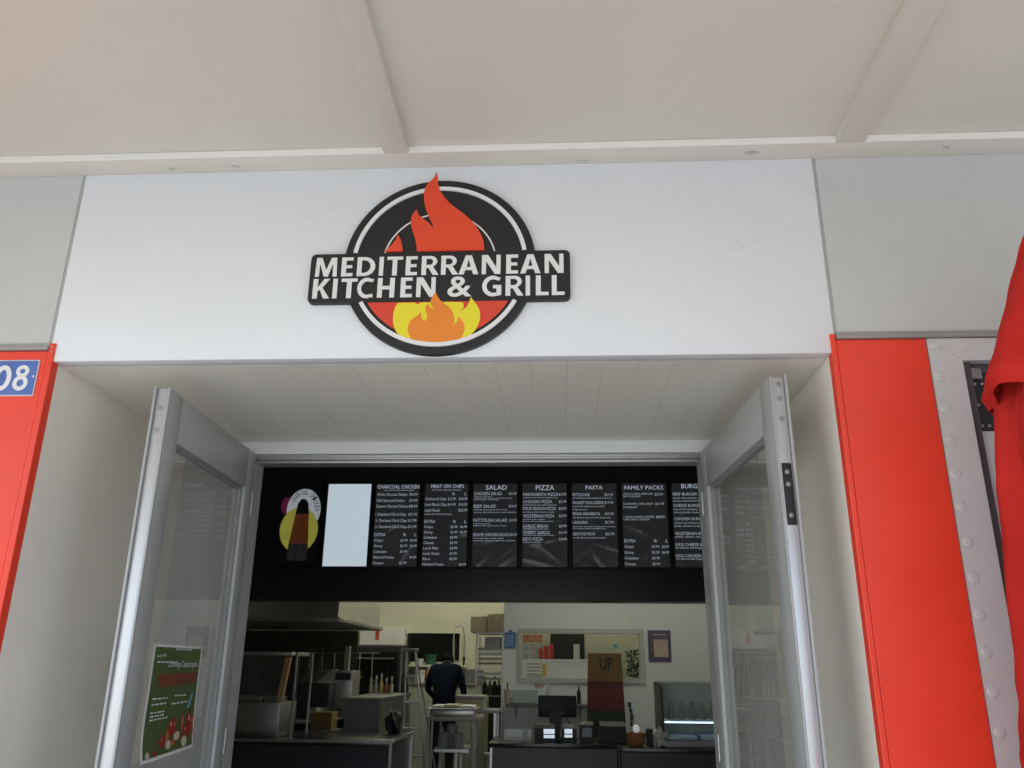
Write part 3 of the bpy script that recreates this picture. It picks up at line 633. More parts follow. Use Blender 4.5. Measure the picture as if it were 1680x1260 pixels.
MC = [('MEAT ON CHIPS', 0.14, 0.90, 0.03, 0.045), ('all our meat on chips served with gravy', 0.16, 0.84, 0.075, 0.018), ('R', 0.64, 0.70, 0.125, 0.036), ('L', 0.92, 0.97, 0.125, 0.036),
      ('Chicken & Chips', 0.02, 0.50, 0.185, 0.036), ('$12.99', 0.54, 0.72, 0.185, 0.032), ('$18.99', 0.79, 0.98, 0.185, 0.032), ('Lamb Ribs & Chips', 0.02, 0.52, 0.255, 0.036), ('$14.99', 0.54, 0.72, 0.255, 0.032), ('$16.99', 0.79, 0.98, 0.255, 0.032),
      ('Lamb Shank', 0.02, 0.36, 0.325, 0.036), ('$22.99', 0.79, 0.98, 0.325, 0.032), ('served with mash potato & gravy', 0.02, 0.64, 0.372, 0.02)]
MC += extra(0.463, [('Chips', '$3.99', '$6.99'), ('Gravy', '$3.99', '$6.99'), ('Coleslaw', '$3.99', None), ('Cheese', '$2.99', None), ('Lamb Ribs', '$3.99', None), ('Lamb Shank', '$12.99', None), ('Rice', '$5.99', None), ('Mashed Potato', None, '$4.99')], 0.0635)
SA = [('SALAD', 0.28, 0.76, 0.045, 0.060), ('CHICKEN SALAD', 0.01, 0.65, 0.122, 0.040), ('$21.99', 0.81, 0.98, 0.122, 0.03), ('BEEF SALAD', 0.01, 0.52, 0.277, 0.040), ('$23.99', 0.81, 0.98, 0.277, 0.03), ('FATTOUSH SALAD', 0.01, 0.78, 0.447, 0.040), ('$15.99', 0.83, 0.99, 0.447, 0.03), ('SESAME CHICKEN SALAD', 0.01, 0.81, 0.62, 0.036), ('$22.99', 0.83, 0.99, 0.62, 0.03),
      ('served with lettuce, tomato, cucumber', 0.01, 0.40, 0.158, 0.014), ('topped with grilled chicken breast', 0.01, 0.88, 0.178, 0.014), ('and caesar dressing', 0.01, 0.56, 0.197, 0.014), ('served with lettuce, tomato, cherry tomato', 0.01, 0.78, 0.319, 0.016), ('red onion, sliced beef, parmesan cheese & balsamic', 0.01, 0.98, 0.35, 0.016), ('authentic lebanese salad', 0.01, 0.38, 0.489, 0.015), ('topped with toasted pita bread', 0.01, 0.75, 0.512, 0.015), ('served with lettuce, crispy noodles', 0.01, 0.70, 0.662, 0.016), ('toasted sesame, grilled chicken', 0.01, 0.95, 0.69, 0.016)]
PI = [('PIZZA', 0.30, 0.72, 0.05, 0.062)]
for n, w, p, v in (('MARGHERITA PIZZA', 0.81, '$15.99', 0.133), ('CHICKEN PIZZA', 0.67, '$21.99', 0.222), ('FOUR SEASON PIZZA', 0.76, '$26.99', 0.305), ('VEGETERIAN PIZZA', 0.72, '$23.99', 0.395), ('GARLIC BREAD', 0.58, '$9.99', 0.517), ('CHEESY GARLIC', 0.62, '$11.99', 0.595), ("KID'S PIZZA", 0.46, '$14.99', 0.672)):
    PI += [(n, 0.01, w, v, 0.038), (p, 0.82, 0.99, v, 0.032)]
PI += [('served with tomato sauce & mozzarella cheese', 0.01, 0.80, 0.172, 0.017), ('served with tomato sauce, chicken & mushroom', 0.01, 0.77, 0.262, 0.017), ('our delicious mixed meat lovers pizza', 0.01, 0.72, 0.348, 0.017), ('served with tomato, capsicum,', 0.01, 0.50, 0.435, 0.016), ('black olive, mushroom, spinach & mushroom', 0.01, 0.70, 0.46, 0.016), ('made with our special garlic butter', 0.01, 0.58, 0.55, 0.016), ('made with our special garlic butter & cheese', 0.01, 0.71, 0.626, 0.016), ('cheese and ham', 0.01, 0.42, 0.708, 0.016)]
PT = [('PASTA', 0.31, 0.69, 0.05, 0.05)]
for n, w, p, v in (('FETTUCCINE', 0.40, '$21.99', 0.138), ('SPAGHETTI BOLOGNESE', 0.70, '$17.99', 0.235), ('PENNE ARRABBIATA', 0.62, '$17.99', 0.37), ('LASAGNA', 0.34, '$17.99', 0.472), ('SEAFOOD PASTA', 0.50, '$23.99', 0.61)):
    PT += [(n, 0.01, w, v, 0.036), (p, 0.73, 0.92, v, 0.032)]
PT += [('our delicious creamy chicken & mushroom', 0.01, 0.88, 0.178, 0.019), ('served with delicious mince meat &', 0.01, 0.73, 0.28, 0.019), ('bolognese sauce', 0.01, 0.34, 0.317, 0.019), ('our vegeterian pasta served with tomato sauce', 0.01, 0.86, 0.415, 0.019), ('layered with a rich meat & a creamy parmesan white sauce', 0.01, 0.95, 0.522, 0.016), ('plus the perfect amount of mozzarella cheese', 0.01, 0.74, 0.546, 0.016), ('served with mixed steamed seafood', 0.01, 0.73, 0.655, 0.019)]
FP = [('FAMILY PACKS', 0.06, 0.93, 0.052, 0.05), ('1 WHOLE CHICKEN, LARGE CHIPS,', 0.02, 0.70, 0.128, 0.022), ('GRAVY & COLESLAW', 0.02, 0.42, 0.158, 0.022), ('$37.99', 0.74, 0.92, 0.135, 0.03), ('12 LAMB RIBS, CHIPS, GRAVY', 0.02, 0.70, 0.25, 0.024), ('& COLESLAW', 0.02, 0.34, 0.29, 0.024), ('$41.99', 0.74, 0.93, 0.25, 0.03), ('1 WHOLE CHICKEN, JOVI RIBS,', 0.02, 0.70, 0.408, 0.022), ('LARGE CHIPS & COLESLAW', 0.02, 0.60, 0.438, 0.022), ('$48.99', 0.74, 0.93, 0.41, 0.03)]
FP += extra(0.692, [('Chips', '$3.99', '$6.99'), ('Gravy', '$3.99', '$6.99'), ('Coleslaw', '$3.99', None), ('Cheese', '$2.99', None)], 0.067)
BU = [('BURGERS', 0.22, 0.80, 0.035, 0.055)]
for n, w, v in (('BEEF BURGER', 0.56, 0.132), ('CHEESE BURGER', 0.66, 0.27), ('CHICKEN BURGER', 0.72, 0.43), ('VEGETERIAN BURGER', 0.84, 0.605), ('KIDS CHEESE BURGER', 0.88, 0.735), ('KIDS CHICKEN BURGER', 0.90, 0.865)): BU.append((n, 0.02, w, v, 0.036))
BU += [('served with beef patty, sliced tomato', 0.02, 0.90, 0.178, 0.022), ("lettuce, sliced onion & chef's sauce", 0.02, 0.92, 0.213, 0.022), ('served with beef patty, sliced tomato', 0.02, 0.90, 0.315, 0.022), ('lettuce, cheddar cheese & burger sauce', 0.02, 0.95, 0.352, 0.022), ('served with chicken tenders, lettuce', 0.02, 0.92, 0.478, 0.022), ('pickle, coleslaw & dynamite sauce', 0.02, 0.90, 0.515, 0.022), ('pickles, lettuce, sauce, chips', 0.02, 0.80, 0.642, 0.022), ('No salad on kids burger', 0.02, 0.60, 0.772, 0.022), ('No salad on kids burger', 0.02, 0.60, 0.90, 0.022)]
menu_board(mx(1), 'black menu board headed CHARCOAL CHICKEN beside the blank lit panel', CC, 1)
menu_board(mx(2), 'black menu board headed MEAT ON CHIPS', MC, 2)
menu_board(mx(3), 'black menu board headed SALAD', SA, 3)
menu_board(mx(4), 'black menu board headed PIZZA', PI, 4)
menu_board(mx(5), 'black menu board headed PASTA', PT, 5)
menu_board(mx(6), 'black menu board headed FAMILY PACKS', FP, 6)
menu_board(mx(7), 'black menu board headed BURGERS, partly hidden by the open door', BU, 7)
# blank, lit panel
t = thing('light_panel', 'blank lit white panel in the row of menu boards', 'menu board', (mx(0)+MW/2, 5.2, MZ0), 'menu boards on the black bulkhead')
b = MB(); x0, x1 = mx(0), mx(0)+MW
for (a, c, d, e) in ((x0-0.018, x0, MZ0-0.018, MZ1+0.018), (x1, x1+0.018, MZ0-0.018, MZ1+0.018), (x0, x1, MZ0-0.018, MZ0), (x0, x1, MZ1, MZ1+0.018)): b.box(a, c, 5.180, 5.1995, d, e, 0.002)
b.build('frame', m_black, t)
MB().box(x0+0.001, x1-0.001, 5.188, 5.199, MZ0+0.001, MZ1-0.001).build('diffuser', mat('lit_diffuser', (0.7, 0.75, 0.8), 0.4, emit=(0.70, 0.83, 0.93), estr=0.27), t)
# picture panel: plain shapes in the picture's colours, with its lettering arch
t = thing('picture_panel', 'black picture panel with a yellow oval under a white lettered arch', 'menu board', (mx(-1)+MW/2, 5.2, MZ0), 'menu boards on the black bulkhead')
x0 = mx(-1); x1 = x0+MW; b = MB()
for (a, c, d, e) in ((x0-0.018, x0, MZ0-0.018, MZ1+0.018), (x1, x1+0.018, MZ0-0.018, MZ1+0.018), (x0, x1, MZ0-0.018, MZ0), (x0, x1, MZ1, MZ1+0.018)): b.box(a, c, 5.180, 5.1995, d, e, 0.002)
b.build('frame', m_black, t)
MB().box(x0+0.001, x1-0.001, 5.190, 5.199, MZ0+0.001, MZ1-0.001).build('menu_sheet', m_bulk, t)
def el(cx, cz, rx, rz, n=48): return [(cx+rx*math.cos(2*math.pi*i/n), cz+rz*math.sin(2*math.pi*i/n)) for i in range(n)]
cx = x0+0.215
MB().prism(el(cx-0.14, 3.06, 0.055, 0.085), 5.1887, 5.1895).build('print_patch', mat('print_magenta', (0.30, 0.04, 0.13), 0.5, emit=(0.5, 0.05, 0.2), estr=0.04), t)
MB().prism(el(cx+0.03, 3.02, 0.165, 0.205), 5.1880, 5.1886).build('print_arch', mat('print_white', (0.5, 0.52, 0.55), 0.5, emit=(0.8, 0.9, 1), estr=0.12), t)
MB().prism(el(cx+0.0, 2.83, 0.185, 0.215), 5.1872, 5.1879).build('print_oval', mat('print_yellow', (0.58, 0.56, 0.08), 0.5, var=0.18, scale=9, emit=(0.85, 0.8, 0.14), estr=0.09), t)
MB().prism([(cx-0.095, 2.54), (cx+0.105, 2.54), (cx+0.10, 2.70), (cx-0.085, 2.70)], 5.1858, 5.1871).build('print_base', mat('print_grey', (0.20, 0.18, 0.21), 0.5, var=0.4, scale=25, stretch=(1, 1, 0.1)), t)
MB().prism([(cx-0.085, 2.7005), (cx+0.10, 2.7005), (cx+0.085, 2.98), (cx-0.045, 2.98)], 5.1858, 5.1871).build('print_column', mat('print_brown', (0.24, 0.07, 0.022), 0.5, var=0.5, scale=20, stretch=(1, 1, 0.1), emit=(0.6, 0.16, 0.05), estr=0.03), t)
MB().prism([(cx-0.045, 2.9805), (cx+0.085, 2.9805), (cx+0.07, 3.09), (cx+0.04, 3.125), (cx-0.0, 3.125), (cx-0.03, 3.08)], 5.1858, 5.1871).build('print_top', mat('print_dark', (0.03, 0.025, 0.022), 0.5), t)
for i, ch in enumerate('CHARCOAL CHICKEN'):
    if ch == ' ': continue
    a = math.radians(150-150*i/15); px_, pz_ = cx+0.03+0.132*math.cos(a), 3.02+0.172*math.sin(a)
    b = MB(); ca, sa = math.sin(a), -math.cos(a)
    text_into(b.bm, ch, -0.010, 0.010, -0.024, 0.024, lambda u, w: (px_+u*ca+w*math.cos(a), 5.1855, pz_+u*sa+w*math.sin(a)), off=0.01, res=1)
    b.build('print_letter', m_black, t)

# ------------------------------------------------------------------ serving counters
lc = thing('counter', 'dark navy counter with steel edging under the food warmer', 'counter', (-3.0, 6.2, 0))
MB().box(-4.55, -1.585, 5.68, 6.82, 0.006, 0.90).build('front_panel', m_counter, lc)
MB().box(-4.56, -1.565, 5.65, 6.85, 0.9005, 0.938, 0.004).build('worktop', m_ctop, lc, True)
MB().box(-4.56, -1.560, 5.644, 5.6495, 0.925, 0.952, 0.001).build('edge_strip', m_steel, lc)
MB().box(-1.5645, -1.556, 5.644, 6.85, 0.925, 0.952, 0.001).build('edge_strip', m_steel, lc)
MB().box(-1.5845, -1.560, 5.645, 5.67, 0.006, 0.9248, 0.002).build('corner_post', m_steel, lc)
MB().box(-1.5845, -1.545, 6.75, 6.79, 0.006, 0.9248, 0.002).build('corner_post', m_steel, lc)
rc = thing('counter', 'dark navy counter carrying the till and card terminals', 'counter', (-0.05, 6.0, 0))
MB().box(-0.63, 0.518, 5.74, 6.45, 0.006, 0.90).build('front_panel', m_counter, rc)
MB().box(-0.665, 0.520, 5.70, 6.50, 0.9005, 0.940, 0.004).build('worktop', m_ctop, rc, True)
MB().box(-0.655, -0.631, 5.72, 5.76, 0.006, 0.90, 0.002).build('corner_post', m_steel, rc)
MB().box(0.521, 0.545, 5.70, 5.80, 0.006, 0.935).build('joint_post', mat('brown_post', (0.05, 0.035, 0.03), 0.5), rc)
dc = thing('counter', 'dark navy counter under the glass display case', 'counter', (1.4, 5.8, 0))
MB().box(0.546, 2.38, 5.50, 6.4, 0.006, 0.895).build('front_panel', m_counter, dc)
MB().box(0.546, 2.39, 5.47, 6.42, 0.8955, 0.93, 0.004).build('worktop', m_ctop, dc, True)

# ------------------------------------------------------------------ food warmer on the left counter
def bpx(x0, y0, x1, y1, Y, d, bev=0.004):
    X0, X1, Z0, Z1 = RC(x0, y0, x1, y1, Y); return MB().box(X0, X1, Y, Y+d, Z0, Z1, bev)
X0, X1, Z0, Z1 = RC(375, 1072, 482, 1205, 5.95)
fw = thing('food_warmer', 'steel food warmer with glass front and a slanted wooden bar', 'food warmer', ((X0+X1)/2, 6.1, Z0)); ZB = 0.94
bx0, bx1, bz0, bz1 = RC(360, 1152, 457, 1205, 5.95)
MB().box(bx0, bx1, 5.95, 6.5, ZB, bz1, 0.006).build('base_cabinet', m_steel, fw, True)
tx0, tx1, tz0, tz1 = RC(360, 1069, 479, 1075, 5.95)
MB().box(tx0, tx1, 5.96, 6.55, tz0, tz1, 0.003).build('top_plate', m_steel, fw, True)
MB().box(bx0, bx1, 6.45, 6.49, bz1+0.001, tz0-0.001).build('back_panel', m_blackmat, fw)
a, c = P(472, 1078, 5.97), P(458, 1151, 5.97)
MB().prism([(a.x-0.02, a.z), (a.x+0.035, a.z), (c.x+0.03, c.z), (c.x-0.025, c.z)], 5.955, 6.0).build('wooden_bar', mat('pale_wood', (0.55, 0.36, 0.18), 0.55, var=0.2, stretch=(8, 8, 1)), fw)
MB().box(bx0, tx1-0.09, 5.957, 5.963, bz1+0.002, tz0-0.002).build('glass_front', m_glass, fw)
q = P(481, 1140, 5.95)
MB().box(q.x-0.008, q.x+0.012, 5.95, 5.97, ZB, tz1, 0.002).build('post', m_steel, fw)
MB().box(q.x-0.008, q.x+0.012, 6.50, 6.52, ZB, tz1, 0.002).build('post', m_steel, fw)
for k in range(3):
    MB().box(bx0+0.05+0.17*k, bx0+0.19+0.17*k, 6.05, 6.35, bz1+0.001, bz1+0.05, 0.01).build('food_tray', m_steeld, fw)
q = P(407, 1197, 5.945); MB().box(q.x-0.02, q.x+0.02, 5.944, 5.9495, q.z-0.02, q.z+0.02, 0.002).build('control_dial', mat('amber_dial', (0.5, 0.25, 0.1), 0.4), fw)

# ------------------------------------------------------------------ extraction hood and the cooking line on the left
hx = P(554, 1017, 7.2).x
hood = thing('extraction_hood', 'large stainless steel extraction hood above the cooking line', 'hood', (-3.4, 8.3, 2.1))
MB().prism_x([(7.2, 2.14), (9.5, 2.14), (9.5, 2.95), (7.32, 2.95)], -4.55, hx).build('canopy_shell', m_steel, hood)
MB().box(-4.58, hx+0.03, 7.17, 9.62, 2.085, 2.139, 0.006).build('lower_lip', m_steeld, hood, True)
for k in range(4):
    MB().box(-4.4+0.45*k, -4.0+0.45*k, 7.35, 9.4, 2.078, 2.0845, 0.002).build('grease_filter', m_steeld, hood)
tag(MB().box(-4.59, P(588, 1040, 9.66).x, 9.64, 9.67, 0.006, 2.084).build('dark_panel', mat('darkening_panel', (0.07, 0.07, 0.05), 0.45, 0.3, var=0.3, scale=3)), 'added dark panel darkening the wall behind the cooking line under the hood', 'panel')  # dark panel added to keep the wall under the hood dark
ln = thing('cooking_bench', 'dark steel cooking bench along the left kitchen wall', 'bench', (-3.4, 8.5, 0))
MB().box(-4.5, -2.62, 7.3, 9.6, 0.1, 0.98, 0.004).build('cabinet', m_blackmat, ln)
MB().box(-4.52, -2.58, 7.27, 9.62, 0.981, 1.02, 0.004).build('worktop', m_steeld, ln, True)
for y in (7.6, 8.2, 8.8):
    MB().box(-2.619, -2.612, y, y+0.5, 0.2, 0.9, 0.002).build('cabinet_door', m_steeld, ln)
    MB().tube([(-2.60, y+0.1, 0.84), (-2.60, y+0.4, 0.84)], 0.008).build('handle', m_steel, ln)
gx0, gx1, gz0, gz1 = RC(541, 1100, 578, 1139, 8.0)
gr = thing('bench_fryer', 'grey steel bench fryer box with a narrow flue under the hood', 'fryer', ((gx0+gx1)/2, 8.2, 1.02))
MB().box(gx0, gx1, 8.0, 8.4, 1.021, gz1, 0.006).build('body', m_steel, gr, True)
q = P(568, 1080, 8.25); MB().box(q.x-0.03, q.x+0.03, 8.28, 8.36, gz1, P(568, 1060, 8.25).z, 0.004).build('flue', m_steel, gr)
MB().box(gx0+0.02, gx1-0.02, 7.985, 7.9995, gz1-0.11, gz1-0.03, 0.003).build('control_panel', m_blackmat, gr)
gx0, gx1, gz0, gz1 = RC(490, 1112, 540, 1150, 7.7)
gr = thing('flat_grill', 'low dark grill on the bench left of the fryer box', 'grill', ((gx0+gx1)/2, 7.9, 1.02))
MB().box(gx0, gx1, 7.7, 8.1, 1.021, gz1-0.06, 0.006).build('body', m_blackmat, gr)
MB().prism_x([(7.72, gz1-0.059), (8.1, gz1-0.059), (8.1, gz1+0.10), (8.04, gz1+0.10)], gx0+0.01, gx1-0.01).build('splash_guard', m_steeld, gr)
gx0, gx1, gz0, gz1 = RC(576, 1062, 658, 1135, 10.2)
fg = thing('oven_cabinet', 'tall black oven cabinet against the back kitchen wall', 'oven', ((gx0+gx1)/2, 10.5, 0))
MB().box(gx0, gx1, 10.2, 10.95, 0.02, gz1, 0.01).build('body', m_blackmat, fg)
MB().box(gx0+0.03, gx1-0.05, 10.17, 10.1995, 0.9, gz1-0.06, 0.006).build('door', m_darkglass, fg)
MB().box(gx1-0.012, gx1+0.006, 10.185, 10.199, 0.1, gz1-0.01, 0.002).build('edge_strip', m_steel, fg)
MB().tube([(gx0+0.08, 10.15, gz1-0.16), (gx1-0.1, 10.15, gz1-0.16)], 0.012).build('handle', m_steeld, fg)
# prep bench with bottles in front of the oven cabinet
pbx0, pbx1 = P(560, 1150, 8.4).x, P(652, 1150, 8.4).x
pb = thing('prep_bench', 'steel prep bench with sauce bottles in front of the oven', 'bench', ((pbx0+pbx1)/2, 8.8, 0))
zt = P(620, 1138, 8.9).z
MB().box(-2.50, pbx1, 7.4, 9.4, zt-0.03, zt, 0.004).build('worktop', m_steeld, pb)
MB().box(-2.47, pbx1-0.02, 7.45, 9.35, 0.1, zt-0.0305).build('cabinet', mat('grey_cabinet', (0.22, 0.24, 0.25), 0.4, 0.3), pb)
for y in (7.5, 8.15, 8.8): MB().box(pbx1-0.0198, pbx1-0.012, y, y+0.5, 0.2, zt-0.08, 0.002).build('cabinet_door', m_steeld, pb)
bc = [(0.3, 0.26, 0.14), (0.24, 0.24, 0.22), (0.3, 0.27, 0.1), (0.2, 0.05, 0.03), (0.3, 0.28, 0.2)]
bl = ['tall cream sauce bottle', 'white sauce bottle', 'mustard yellow sauce bottle', 'dark red sauce bottle', 'pale tall sauce bottle']
for k in range(5):
    q = P(608+8.5*k, 1130, 8.9); h = [0.16, 0.18, 0.20, 0.15, 0.17][k]; r = 0.028
    t = thing('sauce_bottle', bl[k]+' in the row on the steel prep bench', 'bottle', (q.x, 8.9, zt), 'sauce bottles on the prep bench')
    MB().lathe([(r, 0), (r, h*0.62), (r*0.45, h*0.78), (r*0.4, h)], (q.x, 8.9, zt+0.001), 14).build('body', mat('bottle_%d' % k, bc[k], 0.35), t, True)
    MB().lathe([(r*0.5, 0), (r*0.5, 0.03), (r*0.2, 0.05)], (q.x, 8.9, zt+h), 12).build('cap', m_trim, t, True)
# wall cabinet with a red sticker on the back wall
X0, X1, Z0, Z1 = RC(590, 1030, 664, 1058, 10.75)
t = thing('wall_cabinet', 'white wall cabinet with a red sticker under the hood end', 'cabinet', ((X0+X1)/2, 10.8, Z0))
MB().box(X0, X1, 10.75, 10.999, Z0, Z1, 0.006).build('body', m_paper, t)
MB().box(X0-0.02, X1+0.02, 10.72, 10.999, Z0-0.03, Z0-0.001, 0.003).build('shelf', m_steeld, t)
q = P(619, 1040, 10.74); MB().box(q.x-0.03, q.x+0.03, 10.744, 10.7495, q.z-0.09, q.z+0.07).build('sticker', mat('sticker_red', (0.5, 0.08, 0.05), 0.5), t)

# ------------------------------------------------------------------ stepladder
Y0 = 8.2
lad = thing('stepladder', 'silver aluminium stepladder standing open beside the oven cabinet', 'ladder', (P(680, 1200, Y0).x, Y0, 0))
tl, tr = P(667, 1068, Y0), P(681, 1068, Y0)
def drop(top, bx_, yb): return Vector((bx_, yb, 0.006))
bl_, br_ = Vector((tl.x-0.02+0.10, Y0-0.35, 0.006)), Vector((tr.x+0.30, Y0-0.35, 0.006))
MB().tube([tl, bl_], 0.012, 8).build('front_rail', m_alu, lad); MB().tube([tr, br_], 0.012, 8).build('front_rail', m_alu, lad)
MB().tube([tl+Vector((0, 0.05, 0)), Vector((bl_.x-0.06, Y0+0.75, 0.006))], 0.010, 8).build('rear_rail', m_alu, lad); MB().tube([tr+Vector((0, 0.05, 0)), Vector((br_.x-0.02, Y0+0.75, 0.006))], 0.010, 8).build('rear_rail', m_alu, lad)
MB().box(tl.x-0.03, tr.x+0.03, Y0-0.06, Y0+0.12, tl.z, tl.z+0.03, 0.006).build('top_cap', m_steeld, lad)
for k in range(1, 6):
    a, c = tl.lerp(bl_, k/6), tr.lerp(br_, k/6); MB().box(a.x, c.x, a.y-0.035, a.y+0.035, a.z-0.012, a.z+0.012, 0.003).build('tread', m_alu, lad)

# ------------------------------------------------------------------ back wall: window, sink bench, faucet
X0, X1, Z0, Z1 = RC(667, 1039, 754, 1086, 10.98)
t = thing('kitchen_window', 'dark window in the back kitchen wall above the sink', 'window', ((X0+X1)/2, 10.98, Z0))
b = MB(); f_ = 0.04
for (a, c, d, e) in ((X0-f_, X0, Z0-f_, Z1+f_), (X1, X1+f_, Z0-f_, Z1+f_), (X0, X1, Z0-f_, Z0), (X0, X1, Z1, Z1+f_)): b.box(a, c, 10.96, 10.999, d, e)
b.build('frame', m_kwall, t)
MB().box(X0, X1, 10.985, 10.998, Z0, Z1).build('glass_pane', m_darkglass, t)
MB().box(X0-0.06, X1+0.1, 10.80, 10.9995, Z0-0.075, Z0-0.041, 0.004).build('sill', m_kwall, t)
zs = Z0-0.041
def item(name, label, cat, x, y, z, prof, m, extra=None, grp=None):
    t = thing(name, label, cat, (x, y, z), grp); MB().lathe(prof, (x, y, z+0.001), 18).build('body', m, t, True)
    if extra: MB().lathe(extra[0], (x, y, z+0.001), 18).build('lid', extra[1], t, True)
    return t
q = P(707, 1080, 10.88); item('tub', 'green plastic tub on the kitchen window sill', 'tub', q.x, 10.88, zs, [(0.075, 0), (0.09, 0.13)], mat('tub_green', (0.03, 0.12, 0.06), 0.4), ([(0.095, 0.131), (0.095, 0.15)], mat('tub_green', 0, 0)))
q = P(690, 1080, 10.88); item('tub', 'small white tub on the kitchen window sill', 'tub', q.x, 10.88, zs, [(0.04, 0), (0.05, 0.07)], m_paper, ([(0.053, 0.071), (0.053, 0.085)], m_paper))
zk = P(720, 1121, 10.3).z
sk = thing('sink_bench', 'steel topped sink bench along the back kitchen wall', 'sink', (P(720, 1150, 10.3).x, 10.6, 0))
sx0, sx1 = P(668, 1150, 10.3).x, P(786, 1150, 10.3).x
MB().box(sx0, sx1, 10.3, 10.95, zk-0.03, zk, 0.005).build('bench_top', m_steeld, sk)
MB().box(sx0, sx1, 10.93, 10.96, zk+0.001, zk+0.20, 0.004).build('splashback', m_steeld, sk)
MB().box(sx0+0.02, sx1-0.02, 10.32, 10.9, 0.12, zk-0.031).build('cabinet', mat('pale_cabinet', (0.50, 0.52, 0.44), 0.45), sk)
for k in range(3): MB().box(sx0+0.06+0.33*k, sx0+0.36+0.33*k, 10.312, 10.3195, 0.2, zk-0.10, 0.002).build('cabinet_door', mat('pale_cabinet', 0, 0), sk)
Yf = 10.45
pts = [P(x, y, Yf) for x, y in ((744, 1121), (744, 1085), (744, 1050), (745.5, 1036), (749, 1028), (754.5, 1024.5), (759.5, 1029), (762, 1040), (762.5, 1060), (761.5, 1078))]
fa = thing('spray_tap', 'tall curved pre-rinse spray tap over the kitchen sink', 'tap', tuple(pts[0]))
MB().tube(pts, 0.013, 10).build('hose', m_steel, fa, True)
MB().tube([pts[-1], pts[-1]+Vector((-0.005, 0, -0.12))], 0.022, 10, 0.012).build('spray_head', m_blackmat, fa, True)
MB().tube([pts[0]+Vector((0, 0.05, 0)), pts[2]+Vector((0, 0.05, 0.02))], 0.012, 8).build('riser', m_steel, fa)
MB().tube([pts[1]+Vector((0, 0.05, 0)), pts[1]+Vector((0.10, -0.1, 0.0))], 0.010, 8).build('lever', m_steel, fa)
q = P(688, 1118, 10.5); item('container', 'white food container on the sink bench', 'container', q.x, 10.5, zk, [(0.075, 0), (0.082, 0.16)], m_paper, ([(0.087, 0.161), (0.087, 0.18)], m_paper))
q = P(703, 1118, 10.5); item('detergent_bottle', 'orange detergent bottle on the sink bench beside the worker', 'bottle', q.x, 10.5, zk, [(0.035, 0), (0.035, 0.15), (0.014, 0.19)], mat('orange_plastic', (0.55, 0.22, 0.03), 0.35), ([(0.016, 0.191), (0.016, 0.23)], m_paper))

# ------------------------------------------------------------------ shelving rack, cartons
Yr = 8.95
X0, X1, Z0, Z1 = RC(780, 1040, 825, 1140, Yr)
rk = thing('tray_rack', 'steel tray rack stacked with trays beside the white wall', 'rack', ((X0+X1)/2, Yr+0.25, 0))
for x in (X0, X1-0.02):
    for y in (Yr, Yr+0.48): MB().box(x, x+0.02, y, y+0.02, 0.006, Z1, 0.002).build('upright', m_steel, rk)
lv = [1066, 1074, 1082.5, 1090.5, 1099, 1107.5, 1116]
for k, y in enumerate(lv):
    z = P(800, y, Yr).z
    MB().box(X0+0.021, X1-0.021, Yr+0.003, Yr+0.49, z-0.006, z+0.006, 0.002).build('shelf', m_steel, rk)
    if k != 4: MB().box(X0+0.03, X1-0.03, Yr+0.02, Yr+0.45, z+0.0065, z+0.028, 0.004).build('tray', [m_steeld, m_paper, m_steeld, mat('kraft', (0.35, 0.30, 0.22), 0.7), m_steel, m_paper, m_steeld][k], rk)
zt0 = P(800, 1042, Yr).z
MB().box(X0, X1, Yr, Yr+0.5, Z1+0.0005, Z1+0.02, 0.003).build('top_shelf', m_steel, rk)
a = P(795, 1063, Yr); c = P(821, 1045, Yr); MB().box(a.x, c.x, Yr+0.01, Yr+0.4, a.z-0.02, c.z, 0.006).build('drawer_box', m_steeld, rk)
zl = P(800, 1141, Yr).z
MB().box(X0+0.021, X1-0.021, Yr-0.05, Yr+0.5, zl-0.012, zl, 0.002).build('shelf', m_steeld, rk)
MB().box(P(801, 1160, Yr).x, X1-0.021, Yr+0.01, Yr+0.45, 0.05, zl-0.0125, 0.006).build('bin', m_black, rk)
for k, (xx, hh, cc) in enumerate(((786, 0.14, 'white pump bottle on the lower shelf of the tray rack'), (795, 0.2, 'yellow capped black bottle on the lower shelf of the tray rack'), (803, 0.18, 'green bottle on the lower shelf of the tray rack'), (811, 0.21, 'tall black bottle on the lower shelf of the tray rack'), (818, 0.17, 'short black bottle on the lower shelf of the tray rack'))):
    q = P(xx, 1140, Yr)
    item('bottle', cc, 'bottle', q.x, Yr+0.05, zl, [(0.032, 0), (0.032, hh*0.6), (0.013, hh*0.8), (0.013, hh)], [m_paper, m_black, mat('bottle_green', (0.05, 0.10, 0.03), 0.3), m_black, m_blackmat][k], ([(0.015, hh+0.0005), (0.015, hh+0.03)], [m_paper, mat('cap_yellow', (0.6, 0.55, 0.1), 0.4), m_black, m_steeld, m_black][k]), 'bottles on the tray rack')
m_card = mat('cardboard', (0.44, 0.38, 0.28), 0.8, var=0.1)
for (x0_, x1_, y0_, y1_, lb, dy) in ((772, 799, 1011, 1039.5, 'left cardboard carton on top of the tray rack', 0.02), (800, 826, 1007, 1039.5, 'right taller cardboard carton on top of the tray rack', 0.0)):
    A, B, Cc, D_ = RC(x0_, y0_, x1_, y1_, Yr+dy); t = thing('carton', lb, 'carton', ((A+B)/2, Yr+0.2, Z1+0.02), 'cartons on the tray rack')
    MB().box(A, B-0.004, Yr+dy, Yr+0.40, Z1+0.021, D_, 0.004).build('body', m_card, t)
    MB().box((A+B)/2-0.03, (A+B)/2+0.03, Yr+dy-0.001, Yr+dy-0.0002, D_-0.07, D_-0.004).build('tape', mat('parcel_tape', (0.5, 0.42, 0.28), 0.3), t)

